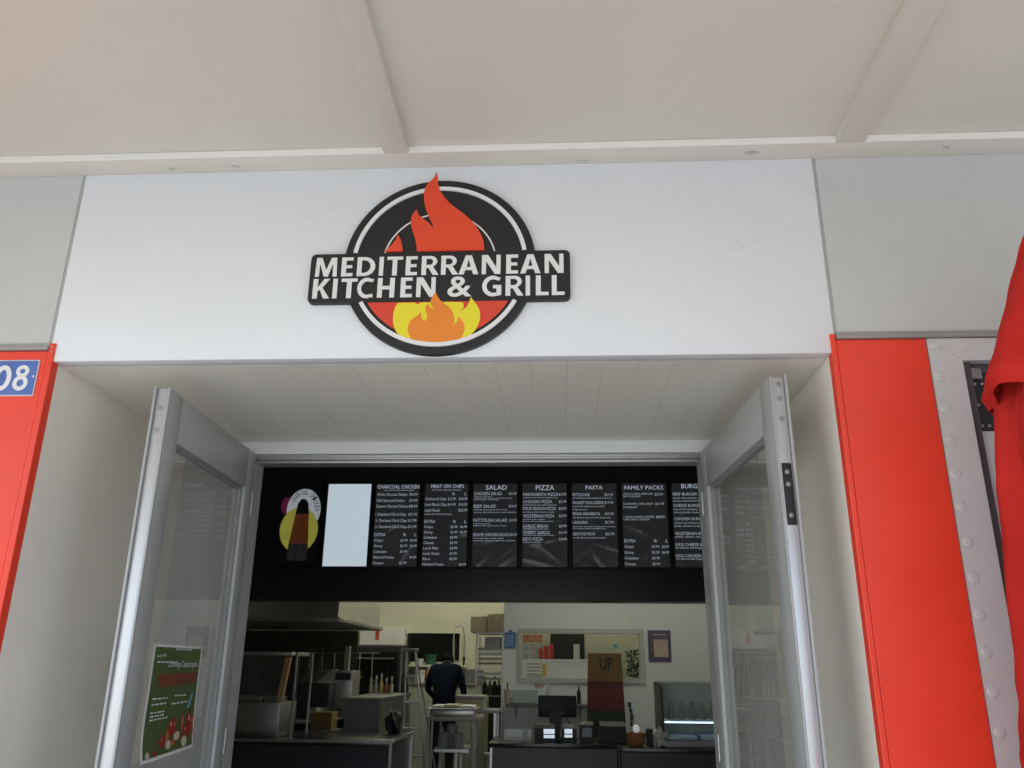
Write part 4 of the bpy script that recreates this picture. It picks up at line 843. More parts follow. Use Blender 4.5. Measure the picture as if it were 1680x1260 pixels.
# ------------------------------------------------------------------ things on the white wall
X0, X1, Z0, Z1 = RC(827.5, 1037, 846.5, 1064, 8.48)
t = thing('wall_sign', 'small blue notice sign on the white wall by the rack', 'sign', ((X0+X1)/2, 8.49, Z0))
MB().prism(rrect(X0, X1, Z0, Z1, 0.02), 8.490, 8.4995).build('plate', mat('notice_blue', (0.06, 0.16, 0.34), 0.4), t)
for k in range(5): MB().box(X0+0.02, X1-0.02-0.012*(k % 3), 8.4885, 8.4899, Z1-0.05-0.028*k, Z1-0.04-0.028*k).build('print_line', mat('notice_print', (0.3, 0.42, 0.6), 0.5), t)
MB().prism(el((X0+X1)/2, Z1+0.012, 0.022, 0.02, 20), 8.491, 8.4993).build('hanger', mat('notice_blue', 0, 0), t)
# serving hatch with its frame
t = thing('serving_hatch', 'wide framed serving hatch in the white wall showing shelves behind', 'hatch', ((HX0+HX1)/2, 8.5, HZ0))
b = MB(); f_ = 0.055; m_hf = mat('hatch_frame', (0.42, 0.42, 0.40), 0.4)
for (a, c, d, e) in ((HX0-f_, HX0, HZ0-f_, HZ1+f_), (HX1, HX1+f_, HZ0-f_, HZ1+f_), (HX0, HX1, HZ0-f_, HZ0), (HX0, HX1, HZ1, HZ1+f_)): b.box(a, c, 8.475, 8.4995, d, e)
b.build('frame', m_hf, t)
MB().box(wx+0.11, 2.38, 9.6, 9.65, 0.0, 3.6).build('rear_panel', mat('hatch_back', (0.5, 0.5, 0.38), 0.6), t)
# objects behind the hatch
def hb(name, label, cat, x0, y0, x1, y1, Y, d, m, z0=None):
    A, B, C_, D_ = RC(x0, y0, x1, y1, Y); o = MB().box(A, B, Y, Y+d, C_ if z0 is None else z0, D_, 0.004).build(name, m); return tag(o, label, cat), (A, B, C_, D_)
zsh = P(930, 1082, 8.9).z; A_, B_ = P(856, 1080, 8.9).x, P(965, 1080, 8.9).x
t = thing('wall_shelf', 'shelf seen through the serving hatch with a white panel below', 'shelf', ((A_+B_)/2, 9.0, zsh))
MB().box(A_, B_, 8.85, 9.2, zsh-0.02, zsh, 0.003).build('board', m_steel, t)
X0, X1, Z0, Z1 = RC(857, 1083, 965, 1112, 8.8); MB().box(X0, X1, 8.84, 8.86, Z0-0.03, zsh-0.021).build('front_panel', m_paper, t)
MB().box(A_, B_, 9.18, 9.20, zsh-1.2, zsh-0.021).build('back_panel', m_steeld, t)
X0, X1, Z0, Z1 = RC(863, 1086, 889, 1109, 8.8)
t = thing('price_list', 'white printed list fixed below the shelf in the hatch', 'notice', ((X0+X1)/2, 8.8, Z0))
MB().box(X0, X1, 8.825, 8.8385, Z0, Z1).build('sheet', m_paper, t)
for k in range(4): MB().box(X0+0.01, X1-0.01, 8.823, 8.8245, Z1-0.035-0.043*k, Z1-0.012-0.043*k).build('print_line', m_trim, t)
X0, X1, Z0, Z1 = RC(890, 1089, 896, 1108, 8.8); tag(MB().box(X0, X1, 8.82, 8.8385, Z0, Z1, 0.003).build('price_tag', mat('tag_yellow', (0.6, 0.45, 0.08), 0.5)), 'narrow yellow tag beside the printed list in the hatch', 'tag')
m_redpack = mat('red_packet', (0.65, 0.03, 0.015), 0.4)
for k, (x0_, x1_, y0_) in enumerate(((892, 900, 1060), (902, 908, 1057), (884, 890, 1064))):
    X0, X1, Z0, Z1 = RC(x0_, y0_, x1_, 1082, 9.0)
    o = MB().prism(rrect(X0, X1, zsh+0.001, Z1, 0.01), 8.95, 9.05).build('packet', m_redpack); tag(o, ['wide red packet on the shelf behind the hatch', 'narrow taller red packet on the shelf behind the hatch', 'short red packet at the left on the shelf behind the hatch'][k], 'packet', 'packets behind the hatch')
hb('cabinet', 'black cabinet behind the serving hatch', 'cabinet', 903, 1040, 959, 1081, 9.3, 0.2, m_blackmat)
hb('glass_jar_crate', 'grey crate of clear cups behind the hatch', 'crate', 858, 1055, 889, 1080, 9.1, 0.1, mat('pale_cups', (0.4, 0.42, 0.40), 0.3, var=0.4, scale=25))
hb('carton_sleeve', 'patterned orange and white packet row above the cups in the hatch', 'packet', 858, 1041, 890, 1053, 9.1, 0.1, mat('orange_pack', (0.5, 0.25, 0.15), 0.6, var=0.6, scale=20))
hb('towel_roll', 'white paper towel stack beside the black cabinet in the hatch', 'towel', 941, 1057, 951, 1081, 9.0, 0.08, m_paper)
hb('note', 'small blue note on the wall seen through the hatch', 'note', 1006, 1057, 1013, 1062, 9.58, 0.01, mat('note_blue', (0.1, 0.35, 0.55), 0.5))
X0, X1, Z0, Z1 = RC(1028, 1067, 1048, 1110, 9.1)
pl = thing('pot_plant', 'dark leafy plant behind the serving hatch', 'plant', ((X0+X1)/2, 9.1, Z0))
rr = random.Random(3)
for k in range(70):
    x, z, y = rr.uniform(X0, X1), rr.uniform(Z0, Z1), 9.1+rr.uniform(-0.06, 0.06); a = rr.uniform(0, 6.28); l = 0.035
    b = MB(); v = [b.bm.verts.new((x+l*u*math.cos(a)-w*math.sin(a), y+w*0.6, z+l*u*math.sin(a)+w*math.cos(a))) for u, w in ((-1, 0), (0, 0.012), (1, 0), (0, -0.012))]; b.bm.faces.new(v)
    b.build('leaf', mat('plant_green', (0.03, 0.07, 0.02), 0.5, var=0.4), pl)
MB().lathe([(0.06, 0), (0.075, 0.10)], ((X0+X1)/2, 9.1, Z0-0.12), 16).build('pot', m_trim, pl)
MB().tube([((X0+X1)/2, 9.1, Z0-0.02), ((X0+X1)/2, 9.1, Z1-0.02)], 0.008, 6).build('stem', m_trim, pl)
# poster on the white wall
X0, X1, Z0, Z1 = RC(1063.5, 1034, 1101, 1086, 8.48)
t = thing('poster', 'purple bordered poster with a beige middle on the white wall', 'poster', ((X0+X1)/2, 8.49, Z0))
MB().box(X0, X1, 8.492, 8.4992, Z0, Z1).build('sheet', mat('poster_purple', (0.075, 0.06, 0.11), 0.4, var=0.2, scale=20), t)
a = P(1072, 1049, 8.48); c = P(1097, 1078, 8.48); MB().box(a.x, c.x, 8.489, 8.4918, c.z, a.z).build('print_field', mat('poster_beige', (0.40, 0.32, 0.26), 0.5, var=0.2, scale=30), t)
MB().box(X0+0.06, X1-0.06, 8.490, 8.4918, Z1-0.06, Z1-0.045).build('print_line', m_trim, t)
# shelf under the hatch with small things
X0, X1, Z0, Z1 = RC(829, 1155, 968, 1160, 8.25)
sh = thing('wall_shelf', 'long dark shelf on the white wall below the serving hatch', 'shelf', ((X0+X1)/2, 8.4, Z0))
MB().box(X0, X1, 8.22, 8.4995, Z0, Z1, 0.004).build('board', mat('dark_shelf', (0.10, 0.11, 0.12), 0.4), sh)
for x in (X0+0.12, (X0+X1)/2, X1-0.12): MB().prism_x([(8.26, Z0-0.001), (8.499, Z0-0.001), (8.499, Z0-0.14)], x-0.008, x+0.008).build('bracket', m_steeld, sh)
ZSH = Z1
A, B, Cc, D_ = RC(841, 1131, 882, 1155, 8.28); o = MB().box(A, B, 8.28, 8.45, ZSH+0.001, D_, 0.01).build('storage_box', mat('pale_green_box', (0.38, 0.44, 0.42), 0.5)); tag(o, 'pale grey green storage box on the dark wall shelf', 'box')
q = P(832, 1155, 8.3); item('cup', 'beige cup of utensils on the dark wall shelf', 'cup', q.x, 8.33, ZSH, [(0.035, 0), (0.042, 0.16)], mat('beige_cup', (0.40, 0.33, 0.27), 0.5), ([(0.008, 0.16), (0.008, 0.24)], m_black))
q = P(900, 1155, 8.3); item('bottle', 'clear bottle with a pale cap behind the till screen', 'bottle', q.x, 8.33, ZSH, [(0.035, 0), (0.035, 0.13), (0.012, 0.18), (0.012, 0.21)], mat('clear_plastic', (0.45, 0.48, 0.48), 0.2), ([(0.014, 0.211), (0.014, 0.24)], m_paper))
q = P(950, 1155, 8.3); item('bottle', 'slim dark bottle at the end of the dark wall shelf', 'bottle', q.x, 8.33, ZSH, [(0.025, 0), (0.025, 0.13), (0.01, 0.17), (0.01, 0.2)], m_black, ([(0.012, 0.201), (0.012, 0.22)], m_steel))
# blue strap hanging on the wall
pts = [P(x, y, 8.47) for x, y in ((1032, 1152), (1034, 1162), (1037, 1172), (1036, 1184), (1035, 1192))]
st = thing('hanging_strap', 'blue strap hanging on the white wall beside the banner', 'strap', tuple(pts[0]))
MB().tube([pts[0]+Vector((0, 0.03, 0)), pts[0]+Vector((0, -0.02, 0))], 0.008, 8).build('hook', m_steel, st)
for k in range(4): MB().tube([pts[k], pts[k].lerp(pts[k+1], 0.85)], 0.014 if k % 2 else 0.02, 8, 0.016).build('strap_piece', mat('strap_blue', (0.02, 0.04, 0.12), 0.6), st)

# ------------------------------------------------------------------ three-band display stand
Yb = 7.4
X0, X1, Z0, Z1 = RC(966, 1072, 1021, 1195, Yb)
bn = thing('display_stand', 'tall cardboard display stand banded tan, red and dark green', 'display stand', ((X0+X1)/2, Yb, 0))
zr = P(993, 1118, Yb).z; zg = P(993, 1166, Yb).z; dx = 0.025
def band(z0, z1, e0, e1, name, m): MB().prism([(X0-e0, z0), (X1+e0, z0), (X1+e1, z1), (X0-e1, z1)], Yb, Yb+0.05).build(name, m, bn)
band(zr, Z1, 0.012, 0.0, 'tan_band', mat('stand_tan', (0.17, 0.095, 0.033), 0.6, var=0.12, scale=8))
band(zg, zr-0.0005, 0.022, 0.012, 'red_band', mat('stand_red', (0.11, 0.015, 0.012), 0.55, var=0.12, scale=8))
band(0.02, zg-0.0005, 0.06, 0.022, 'green_band', mat('stand_green', (0.02, 0.032, 0.016), 0.55), )
MB().box(X0-0.08, X1+0.08, Yb-0.1, Yb+0.25, 0.006, 0.0195).build('foot', m_blackmat, bn)
a = P(984, 1099, Yb); c = P(1005, 1079, Yb)
b = MB(); text_into(b.bm, 'UP', a.x, c.x, a.z, c.z, lambda u, w: (u, Yb-0.0015, w), off=0.02, res=2); b.build('print_lettering', m_black, bn)
MB().box(a.x+0.03, c.x-0.02, Yb-0.0015, Yb-0.0002, a.z-0.20, a.z-0.185).build('print_line', m_black, bn)

# ------------------------------------------------------------------ till and devices on the right counter
CT = 0.940
def cxy(px, Y): return P(px, 1212, Y).x
Yp = 6.05
X0, X1, Z0, Z1 = RC(883, 1141, 946, 1177, Yp)
ps = thing('till_screen', 'black till screen seen from behind on the counter', 'till', ((X0+X1)/2, Yp, CT))
MB().box(X0, X1, Yp, Yp+0.045, Z0, Z1, 0.012).build('screen_housing', m_black, ps, True)
MB().box(X0+0.02, X1-0.02, Yp+0.0455, Yp+0.048, Z0+0.02, Z1-0.02).build('screen_glass', m_darkglass, ps)
xm = P(913, 1180, Yp).x
MB().prism([(xm-0.075, Z0+0.06), (xm+0.06, Z0+0.06), (xm+0.035, CT+0.04), (xm-0.055, CT+0.04)], Yp-0.03, Yp-0.002).build('neck', m_black, ps)
MB().box(xm-0.12, xm+0.12, Yp-0.12, Yp+0.14, CT+0.001, CT+0.039, 0.01).build('foot', m_black, ps, True)
cb = [Vector((xm+0.08, Yp-0.01, Z0+0.02)), Vector((xm+0.13, Yp-0.04, Z0-0.06)), Vector((xm+0.10, Yp-0.06, Z0-0.14)), Vector((xm+0.16, Yp-0.03, CT+0.02))]
MB().tube(cb, 0.006, 6).build('cable', m_black, ps)
m_scr = mat('device_screen', (0.6, 0.65, 0.7), 0.3, emit=(0.75, 0.87, 1.0), estr=0.30)
def device(name, label, cat, x0, y0, x1, Y, d, scr=None, m=m_black, slot=True):
    A, B, C_, D_ = RC(x0, y0, x1, 1213, Y); t = thing(name, label, cat, ((A+B)/2, Y, CT))
    MB().prism_x([(Y, CT+0.001), (Y+d, CT+0.001), (Y+d, D_), (Y+0.04, D_), (Y, D_-0.03)], A, B).build('body', m, t)
    if scr:
        s0, s1, s2, s3 = RC(*scr, Y); MB().box(s0, s1, Y-0.003, Y-0.0003, max(s2, CT+0.01), s3, 0.001).build('screen', m_scr, t)
        MB().box(s0, s1, Y-0.0045, Y-0.0031, (s2+s3)/2-0.012, (s2+s3)/2-0.002).build('screen_bar', m_trim, t)
    if slot: MB().box(A+0.02, B-0.02, Y+0.05, Y+0.07, D_+0.0003, D_+0.006).build('paper_slot', m_steeld, t)
    return t
device('receipt_printer', 'black receipt printer with a bright white screen left of the till', 'printer', 877, 1189, 911, 5.82, 0.16, (892, 1196, 910, 1211))
device('receipt_printer', 'black receipt printer standing right of the till neck', 'printer', 922, 1190, 946, 5.84, 0.16, (926, 1196, 939, 1210))
device('card_terminal', 'dark card terminal with a grey screen right of the till', 'terminal', 951, 1184, 973, 5.86, 0.08, None, m_black, False)
A, B, C_, D_ = RC(955, 1194, 971, 1209, 5.855); tag(MB().box(A, B, 5.851, 5.8595, C_, D_, 0.002).build('card_holder', mat('grey_card', (0.2, 0.23, 0.26), 0.3)), 'grey card resting on the card terminal', 'card')
device('cash_tin', 'wide black box on the counter in front of the display stand', 'box', 985, 1186, 1027, 5.9, 0.25, None, m_blackmat, False)
A, B, C_, D_ = RC(827, 1196, 872, 1215, 6.1)
t = thing('acrylic_stand', 'clear acrylic stand with a white slip at the counter end', 'stand', ((A+B)/2, 6.1, CT))
MB().box(A, B, 6.1, 6.11, CT+0.006, D_, 0.002).build('panel', m_glass, t)
MB().box(A, B, 6.05, 6.2, CT+0.001, CT+0.0055).build('foot', m_glass, t)
q = P(857, 1200, 6.09).x; MB().box(q, q+0.05, 6.085, 6.098, CT+0.001, D_+0.01).build('slip', m_paper, t)
# bowl, glossy ball, black box, crumpled bag on the display counter
C2 = 0.93
q = P(1045, 1224, 5.62)
bw = thing('bowl', 'orange brown bowl on the counter left of the white bag', 'bowl', (q.x, 5.68, C2))
MB().lathe([(0.05, 0), (0.075, 0.02), (0.095, 0.115), (0.088, 0.115), (0.07, 0.03), (0.0, 0.028)], (q.x, 5.68, C2+0.001), 24).build('shell', mat('clay_orange', (0.34, 0.16, 0.06), 0.5, var=0.15), bw, True)
z = P(1045, 1196, 5.66).z
tag(MB().lathe([(0.008, -0.034), (0.026, -0.023), (0.034, 0), (0.026, 0.023), (0.008, 0.034)], (q.x+0.005, 5.69, z), 20).build('glossy_ball', mat('glossy_white', (0.8, 0.8, 0.8), 0.1, emit=(0.9, 0.95, 1), estr=0.12)), 'glossy white ball with a weak glow resting in the orange bowl', 'lamp')  # ball glows weakly through its own material
A, B, C_, D_ = RC(1061, 1196, 1072, 1214, 5.75); tag(MB().box(A, B, 5.75, 5.85, C2+0.001, D_+0.0, 0.006).build('small_box', m_black), 'small black box between the bowl and the white bag', 'box')
A, B, C_, D_ = RC(1073, 1199, 1097, 1226, 5.62)
rr = random.Random(11)
b = MB(); r_ = bmesh.ops.create_icosphere(b.bm, subdivisions=3, radius=1.0)
for v in r_['verts']:
    n_ = v.co.copy(); k = 1+0.20*math.sin(7*n_.x+3*n_.z)+0.14*math.sin(11*n_.z+5*n_.y)+rr.uniform(-0.06, 0.06)
    v.co = Vector(((A+B)/2+n_.x*k*(B-A)*0.48, 5.66+n_.y*k*0.06, max(C2+0.002, C2+0.085+n_.z*k*0.085)))
tag(b.build('plastic_bag', mat('white_bag', (0.62, 0.60, 0.54), 0.4), None, True, 25), 'crumpled white plastic bag on the counter beside the display case', 'bag')

# ------------------------------------------------------------------ glass display case
X0, X1, Z0, Z1 = RC(1087, 1121, 1190, 1228, 5.6)
ds = thing('display_case', 'curved glass food display case with a blue lit shelf', 'display case', ((X0+X1)/2, 5.85, C2))
X1 = X0+1.1
prof = [(5.62, C2+0.002), (6.25, C2+0.002), (6.25, Z1), (5.80, Z1), (5.72, Z1-0.03), (5.66, Z1-0.12), (5.63, Z1-0.28)]
MB().prism_x(prof, X0, X0+0.014).build('end_panel', mat('dark_end', (0.05, 0.045, 0.04), 0.25), ds)
MB().prism_x(prof, X1-0.014, X1).build('end_panel', mat('dark_end', 0, 0), ds)
gp = [(5.622, C2+0.06), (5.632, Z1-0.28), (5.662, Z1-0.12), (5.722, Z1-0.032), (5.80, Z1-0.003)]
def gfn(u, v):
    k = v*4; i = min(3, int(k)); w = k-i
    return (X0+0.0145+u*(X1-X0-0.029), gp[i][0]*(1-w)+gp[i+1][0]*w, gp[i][1]*(1-w)+gp[i+1][1]*w)
MB().grid(gfn, 1, 16).build('curved_glass', m_glass, ds, True)
MB().box(X0+0.0145, X1-0.0145, 5.80, 6.25, Z1+0.0005, Z1+0.012, 0.002).build('top_glass', m_glass, ds)
MB().box(X0+0.015, X1-0.015, 5.63, 6.24, C2+0.002, C2+0.055, 0.004).build('base', m_steeld, ds)
MB().box(X0+0.015, X1-0.015, 6.22, 6.245, C2+0.056, Z1-0.002).build('back_door', mat('case_back', (0.62, 0.70, 0.68), 0.3), ds)
zm = P(1140, 1182, 5.8).z
MB().box(X0+0.016, X1-0.016, 5.72, 6.2, zm-0.01, zm, 0.002).build('shelf', mat('glow_blue_shelf', (0.62, 0.72, 0.80), 0.35), ds)  # tube's bluish glow put into the pale colour of shelf and trays
MB().tube([(X0+0.03, 5.715, zm-0.014), (X1-0.03, 5.715, zm-0.014)], 0.006, 8).build('lit_tube', mat('blue_white_tube', (0.8, 0.9, 1), 0.4, emit=(0.62, 0.82, 1.0), estr=1.0), ds)
for k in range(3): MB().box(X0+0.06+0.3*k, X0+0.32+0.3*k, 5.72, 6.15, C2+0.056, C2+0.10, 0.012).build('tray', mat('glow_blue_shelf', 0, 0), ds)
for k in range(6): MB().lathe([(0.03, 0), (0.03, 0.10), (0.014, 0.13), (0.014, 0.16)], (X0+0.12+0.10*k, 5.95, zm+0.001), 12).build('drink_bottle', mat('drink_green', (0.30, 0.37, 0.34), 0.3), ds, True)

# ------------------------------------------------------------------ trolley with tray and tubs
Yt = 6.6
X0, X1, Z0, Z1 = RC(698, 1176, 786, 1183, Yt)
tr = thing('trolley', 'steel kitchen trolley behind the gap between the counters', 'trolley', ((X0+X1)/2, Yt+0.3, 0))
MB().box(X0, X1, Yt, Yt+0.6, Z0, Z1, 0.004).build('top_shelf', mat('pinkish_top', (0.42, 0.36, 0.33), 0.4), tr, True)
for x in (707, 773):
    xx = P(x, 1220, Yt).x
    MB().tube([(xx, Yt+0.03, 0.08), (xx, Yt+0.03, Z0)], 0.012, 10).build('leg', m_steel, tr); MB().tube([(xx+0.02, Yt+0.56, 0.08), (xx+0.02, Yt+0.56, Z0)], 0.012, 10).build('leg', m_steel, tr)
    for dy in (0.03, 0.56): MB().tube([(xx-0.012, Yt+dy, 0.046), (xx+0.012, Yt+dy, 0.046)], 0.04, 14).build('castor', m_black, tr)
A, B, C_, D_ = RC(711, 1229, 769, 1235, Yt)
MB().box(A, B, Yt+0.02, Yt+0.58, C_, D_, 0.003).build('middle_shelf', m_steel, tr); ZM = D_
MB().box(A, B, Yt+0.02, Yt+0.58, 0.2, 0.23, 0.003).build('bottom_shelf', m_steel, tr)
A, B, C_, D_ = RC(703, 1157, 780, 1176, Yt+0.05)
tp = thing('serving_tray', 'steel serving tray of folded papers on the trolley top', 'tray', ((A+B)/2, Yt+0.3, Z1))
MB().box(A+0.01, B-0.01, Yt+0.06, Yt+0.5, Z1+0.001, Z1+0.07, 0.015).build('pan', m_steel, tp, True)
MB().box(A-0.01, B+0.01, Yt+0.04, Yt+0.52, Z1+0.0705, Z1+0.078, 0.003).build('rim', m_steel, tp)
for k, (u0, u1, m) in enumerate(((0.03, 0.28, m_paper), (0.30, 0.62, mat('yellow_paper', (0.5, 0.48, 0.28), 0.6)), (0.65, 0.95, m_paper))):
    MB().box(A+(B-A)*u0, A+(B-A)*u1, Yt+0.1, Yt+0.45, Z1+0.0785, Z1+0.105+0.008*(k == 1), 0.01).build('paper_stack', m, tp)
for k, (x, yy, r, lb) in enumerate(((728, 0.15, 0.062, 'left white tub on the trolley middle shelf'), (752, 0.15, 0.065, 'right white tub on the trolley middle shelf'), (741, 0.40, 0.06, 'rear white tub on the trolley middle shelf'))):
    xx = P(x, 1215, Yt+yy).x; h = 0.13 if k < 2 else 0.2
    item('tub', lb, 'tub', xx, Yt+yy, ZM, [(r*0.82, 0), (r, h*0.5), (r*0.95, h)], mat('milky_plastic', (0.34, 0.34, 0.35), 0.45), ([(r*0.98, h+0.0005), (r*0.7, h+0.02)], mat('milky_plastic', 0, 0)), 'tubs on the trolley')
# work table behind with a food crate
Yw = 7.5
X0, X1, Z0, Z1 = RC(745, 1165, 817, 1170, Yw)
wt = thing('work_table', 'white topped work table behind the trolley', 'table', ((X0+X1)/2, Yw+0.3, 0))
MB().box(X0, X1, Yw, Yw+0.55, Z0, Z1, 0.004).build('table_top', mat('milky_plastic', 0, 0), wt)
for x in (X0+0.02, X1-0.05):
    for dy in (0.02, 0.5): MB().box(x, x+0.03, Yw+dy, Yw+dy+0.03, 0.006, Z0-0.0005).build('leg', m_steel, wt)
MB().box(X0+0.05, X1-0.08, Yw+0.06, Yw+0.5, 0.3, 0.33).build('lower_shelf', m_steeld, wt)
A, B, C_, D_ = RC(748, 1141, 793, 1165, Yw+0.05)
cr = thing('food_crate', 'clear plastic crate of yellow food on the work table', 'crate', ((A+B)/2, Yw+0.2, Z1))
MB().box(A, B, Yw+0.06, Yw+0.4, Z1+0.001, D_-0.03, 0.01).build('bin', mat('crate_plastic', (0.42, 0.42, 0.32), 0.35), cr, True)
MB().box(A-0.012, B+0.012, Yw+0.045, Yw+0.415, D_-0.0295, D_, 0.006).build('lid', mat('crate_lid', (0.46, 0.46, 0.38), 0.35), cr, True)
MB().box(A+0.03, B-0.03, Yw+0.055, Yw+0.0595, Z1+0.02, Z1+0.08).build('food_window', mat('yellow_food', (0.5, 0.36, 0.15), 0.6, var=0.4, scale=40), cr)
A, B, C_, D_ = RC(793, 1172, 806, 1205, Yw); q = P(799, 1200, Yw)
item('storage_drum', 'white storage drum beneath the work table beside the trolley', 'drum', q.x, Yw+0.25, 0.331, [(0.055, 0), (0.06, 0.32)], mat('milky_plastic', 0, 0), ([(0.064, 0.3205), (0.064, 0.34)], m_paper))
# black sack with a crumpled top on the left counter end
A, B, C_, D_ = RC(648, 1160, 672, 1202, 6.9)
b = MB(); r_ = bmesh.ops.create_icosphere(b.bm, subdivisions=3, radius=1.0)
for v in r_['verts']:
    n_ = v.co.copy(); k = 1+0.15*math.sin(6*n_.x+4*n_.z)+rr.uniform(-0.07, 0.07)
    v.co = Vector(((A+B)/2-0.05+n_.x*k*0.085, 6.68+n_.y*k*0.09, max(0.941, 0.941+0.10+n_.z*k*0.13)))
tag(b.build('rubbish_sack', m_black, None, True, 25), 'black plastic sack on the end of the left counter', 'sack')

# ------------------------------------------------------------------ person at the sink, seen from behind
def person():
    base = P(729, 1110, 9.75); X, Y = base.x, 9.75
    t = thing('person', 'person in a dark navy shirt bending over the sink, back turned', 'person', (X, Y, 0))
    J = {}; E_ = []
    def v(n, x, y, z, r): J[n] = (Vector((X+x, Y+y, z)), r)
    v('pel', 0, 0, 1.02, (0.165, 0.12)); v('waist', 0, 0.02, 1.20, (0.155, 0.115)); v('chest', 0, 0.09, 1.45, (0.195, 0.14)); v('neckb', 0, 0.17, 1.60, (0.09, 0.08)); v('neck', 0, 0.25, 1.645, (0.058, 0.058)); v('head0', 0, 0.32, 1.665, (0.078, 0.085)); v('head1', 0, 0.39, 1.68, (0.072, 0.08))
    for s, n in ((-1, 'l'), (1, 'r')):
        v('hip'+n, s*0.095, 0, 0.92, (0.105, 0.105)); v('knee'+n, s*0.10, 0.02, 0.50, (0.065, 0.065)); v('ank'+n, s*0.105, -0.02, 0.09, (0.042, 0.042)); v('toe'+n, s*0.12, 0.17, 0.035, (0.04, 0.03))
        v('sh'+n, s*0.185, 0.13, 1.565, (0.08, 0.08))
        if s > 0: v('el'+n, 0.275, 0.08, 1.28, (0.046, 0.046)); v('wr'+n, 0.268, 0.15, 1.05, (0.03, 0.03)); v('ha'+n, 0.262, 0.18, 0.98, (0.032, 0.022))
        else: v('el'+n, -0.26, 0.18, 1.30, (0.046, 0.046)); v('wr'+n, -0.16, 0.38, 1.16, (0.03, 0.03)); v('ha'+n, -0.13, 0.45, 1.15, (0.032, 0.022))
    E_ = [('pel', 'waist'), ('waist', 'chest'), ('chest', 'neckb'), ('neckb', 'neck'), ('neck', 'head0'), ('head0', 'head1')]
    for n in 'lr':
        E_ += [('pel', 'hip'+n), ('hip'+n, 'knee'+n), ('knee'+n, 'ank'+n), ('ank'+n, 'toe'+n), ('chest', 'sh'+n), ('sh'+n, 'el'+n), ('el'+n, 'wr'+n), ('wr'+n, 'ha'+n)]
        hp = J['ha'+n][0]; d = (hp-J['wr'+n][0]).normalized()
        side = Vector((0, 1, 0)) if n == 'r' else Vector((1, 0, 0.2))
        for k in range(5):
            L_ = (0.045, 0.07, 0.08, 0.075, 0.06)[k]; off = (-0.035, -0.022, -0.007, 0.008, 0.022)[k]
            dd = (d+side*(-0.7 if k == 0 else 0.10*(k-2))).normalized()
            a = hp+side*off; J['f%s%da' % (n, k)] = (a+dd*L_*0.55, (0.0095, 0.0095)); J['f%s%db' % (n, k)] = (a+dd*L_+Vector((0, 0.01, -0.005)), (0.008, 0.008))
            E_ += [('ha'+n, 'f%s%da' % (n, k)), ('f%s%da' % (n, k), 'f%s%db' % (n, k))]
    names = list(J); me = bpy.data.meshes.new('body'); me.from_pydata([J[k][0] for k in names], [(names.index(a), names.index(b)) for a, b in E_], [])
    ob = bpy.data.objects.new('body', me); COL.objects.link(ob)
    sk_ = ob.modifiers.new('skin', 'SKIN'); sk_.use_smooth_shade = True
    for i, k in enumerate(names):
        d = me.skin_vertices[0].data[i]; d.radius = J[k][1]; d.use_root = (k == 'pel')
    sb = ob.modifiers.new('sub', 'SUBSURF'); sb.levels = 2; sb.render_levels = 2
    bpy.context.view_layer.update()
    m2 = bpy.data.meshes.new_from_object(ob.evaluated_get(bpy.context.evaluated_depsgraph_get()))
    bpy.data.objects.remove(ob)
    shirt = mat('navy_shirt', (0.0035, 0.007, 0.014), 0.9, var=0.25, bump=0.6, bscale=14, spec=0.1); trou = mat('black_trousers', (0.01, 0.01, 0.012), 0.8); skin = mat('skin', (0.20, 0.12, 0.08), 0.6); shoe = mat('black_shoe', (0.01, 0.01, 0.01), 0.4)
    for m in (shirt, trou, skin, shoe): m2.materials.append(m)
    wr, wl = J['wrr'][0], J['wrl'][0]
    for p in m2.polygons:
        c = p.center; p.use_smooth = True
        armR = c.x-X > 0.225; armL = c.y-Y > 0.30 and c.x < X-0.05 and c.z < 1.4
        if c.y-Y > 0.235 and c.z > 1.52 and abs(c.x-X) < 0.13: p.material_index = 2
        elif (armR and c.z < 1.10) or (armL and c.y-Y > 0.36 and c.z < 1.3): p.material_index = 2
        elif c.z < 0.11: p.material_index = 3
        elif c.z < 0.90 : p.material_index = 1
        else: p.material_index = 0
    link('body', m2, t)
    hr = MB(); r_ = bmesh.ops.create_icosphere(hr.bm, subdivisions=3, radius=1.0)
    for q in r_['verts']:
        n_ = q.co.copy(); k = 1+rr.uniform(-0.02, 0.03); q.co = Vector((X+n_.x*0.085*k, Y+0.325+n_.y*0.10*k, 1.715+n_.z*0.08*k))
    hr.build('hair', mat('dark_hair', (0.004, 0.0035, 0.003), 0.8, bump=0.6, bscale=60, spec=0.1), t, True, 180)
    for s in (-1, 1):
        e = MB(); r_ = bmesh.ops.create_icosphere(e.bm, subdivisions=2, radius=1.0)
        for q in r_['verts']: q.co = Vector((X+s*0.084+q.co.x*0.010, Y+0.35+q.co.y*0.018, 1.66+q.co.z*0.028))
        e.build('ear', skin, t, True, 180)
person()

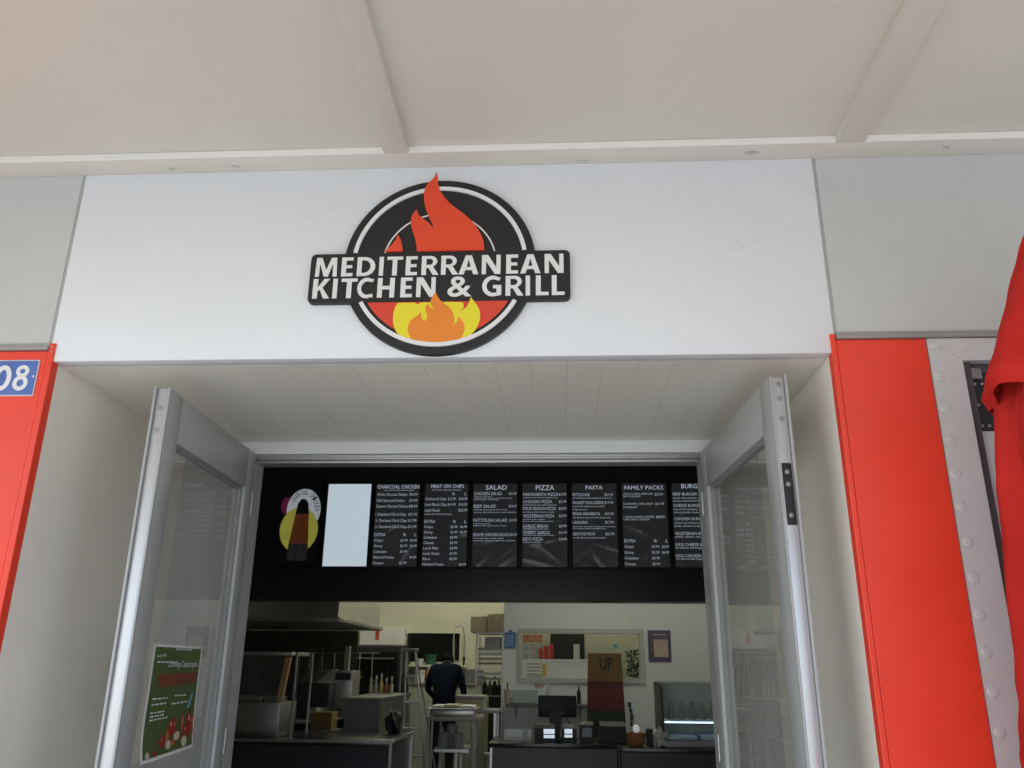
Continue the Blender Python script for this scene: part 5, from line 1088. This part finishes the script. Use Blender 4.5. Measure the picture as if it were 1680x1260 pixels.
# ------------------------------------------------------------------ loose things along the cooking line
def pan(x, y, z, r, h, label):
    t = thing('saucepan', label, 'pan', (x, y, z), 'pans on the cooking bench')
    MB().lathe([(r*0.9, 0), (r, 0.01), (r, h), (r*0.96, h), (r*0.94, 0.02), (0.001, 0.015)], (x, y, z+0.001), 22).build('pot', m_steel, t, True)
    MB().tube([(x+r, y, z+h*0.8), (x+r+0.14, y-0.02, z+h*0.85)], 0.009, 8).build('handle', m_black, t)
pan(-2.80, 7.55, 1.02, 0.12, 0.12, 'wide steel saucepan at the front of the cooking bench')
pan(-3.0, 9.2, 1.02, 0.13, 0.20, 'tall steel stockpot at the rear of the cooking bench')
rl = thing('utensil_rail', 'steel rail of hanging ladles on the dark panel', 'utensil rail', (-3.0, 9.6, 1.75))
MB().tube([(-3.7, 9.6, 1.78), (-2.55, 9.6, 1.78)], 0.008, 8).build('rail', m_steel, rl)
for k in range(6):
    x = -3.55+0.18*k; L = 0.26+0.05*(k % 3)
    MB().tube([(x, 9.59, 1.785), (x+0.01, 9.58, 1.78-L)], 0.006, 6).build('handle', m_steel, rl)
    MB().lathe([(0.012, -0.03), (0.04, -0.012), (0.046, 0.018)], (x+0.012, 9.575, 1.77-L), 14).build('ladle_bowl', m_steeld, rl)
X0, X1, Z0, Z1 = RC(512, 1168, 546, 1192, 7.0)
cbx = thing('carton', 'brown cardboard carton on the floor stand behind the food warmer', 'carton', ((X0+X1)/2, 7.05, Z0))
MB().box(X0, X1, 6.95, 7.2, 0.95, Z1, 0.004).build('body', mat('dark_card', (0.20, 0.12, 0.04), 0.8), cbx)
MB().box(X0-0.05, X1+0.05, 6.9, 7.25, 0.90, 0.949, 0.003).build('stand_top', m_steeld, cbx)
for dx_ in (X0-0.04, X1+0.02):
    for dy_ in (6.92, 7.21): MB().box(dx_, dx_+0.02, dy_, dy_+0.02, 0.006, 0.8995).build('stand_leg', m_steeld, cbx)
# papers taped to the white wall
for (x0_, y0_, x1_, y1_, lb) in ((1018, 1016, 1040, 1026, 'small faded paper taped above the serving hatch'), (878, 1122, 892, 1129, 'pink paper slip taped under the serving hatch')):
    X0, X1, Z0, Z1 = RC(x0_, y0_, x1_, y1_, 8.49)
    tag(MB().grid(lambda u, v, X0=X0, X1=X1, Z0=Z0, Z1=Z1: (X0+u*(X1-X0), 8.496-0.012*v*v*u, Z0+v*(Z1-Z0)), 6, 6).build('paper_note', mat('pink_paper' if 'pink' in lb else 'faded_paper', (0.55, 0.42, 0.40) if 'pink' in lb else (0.62, 0.64, 0.60), 0.6)), lb, 'note')
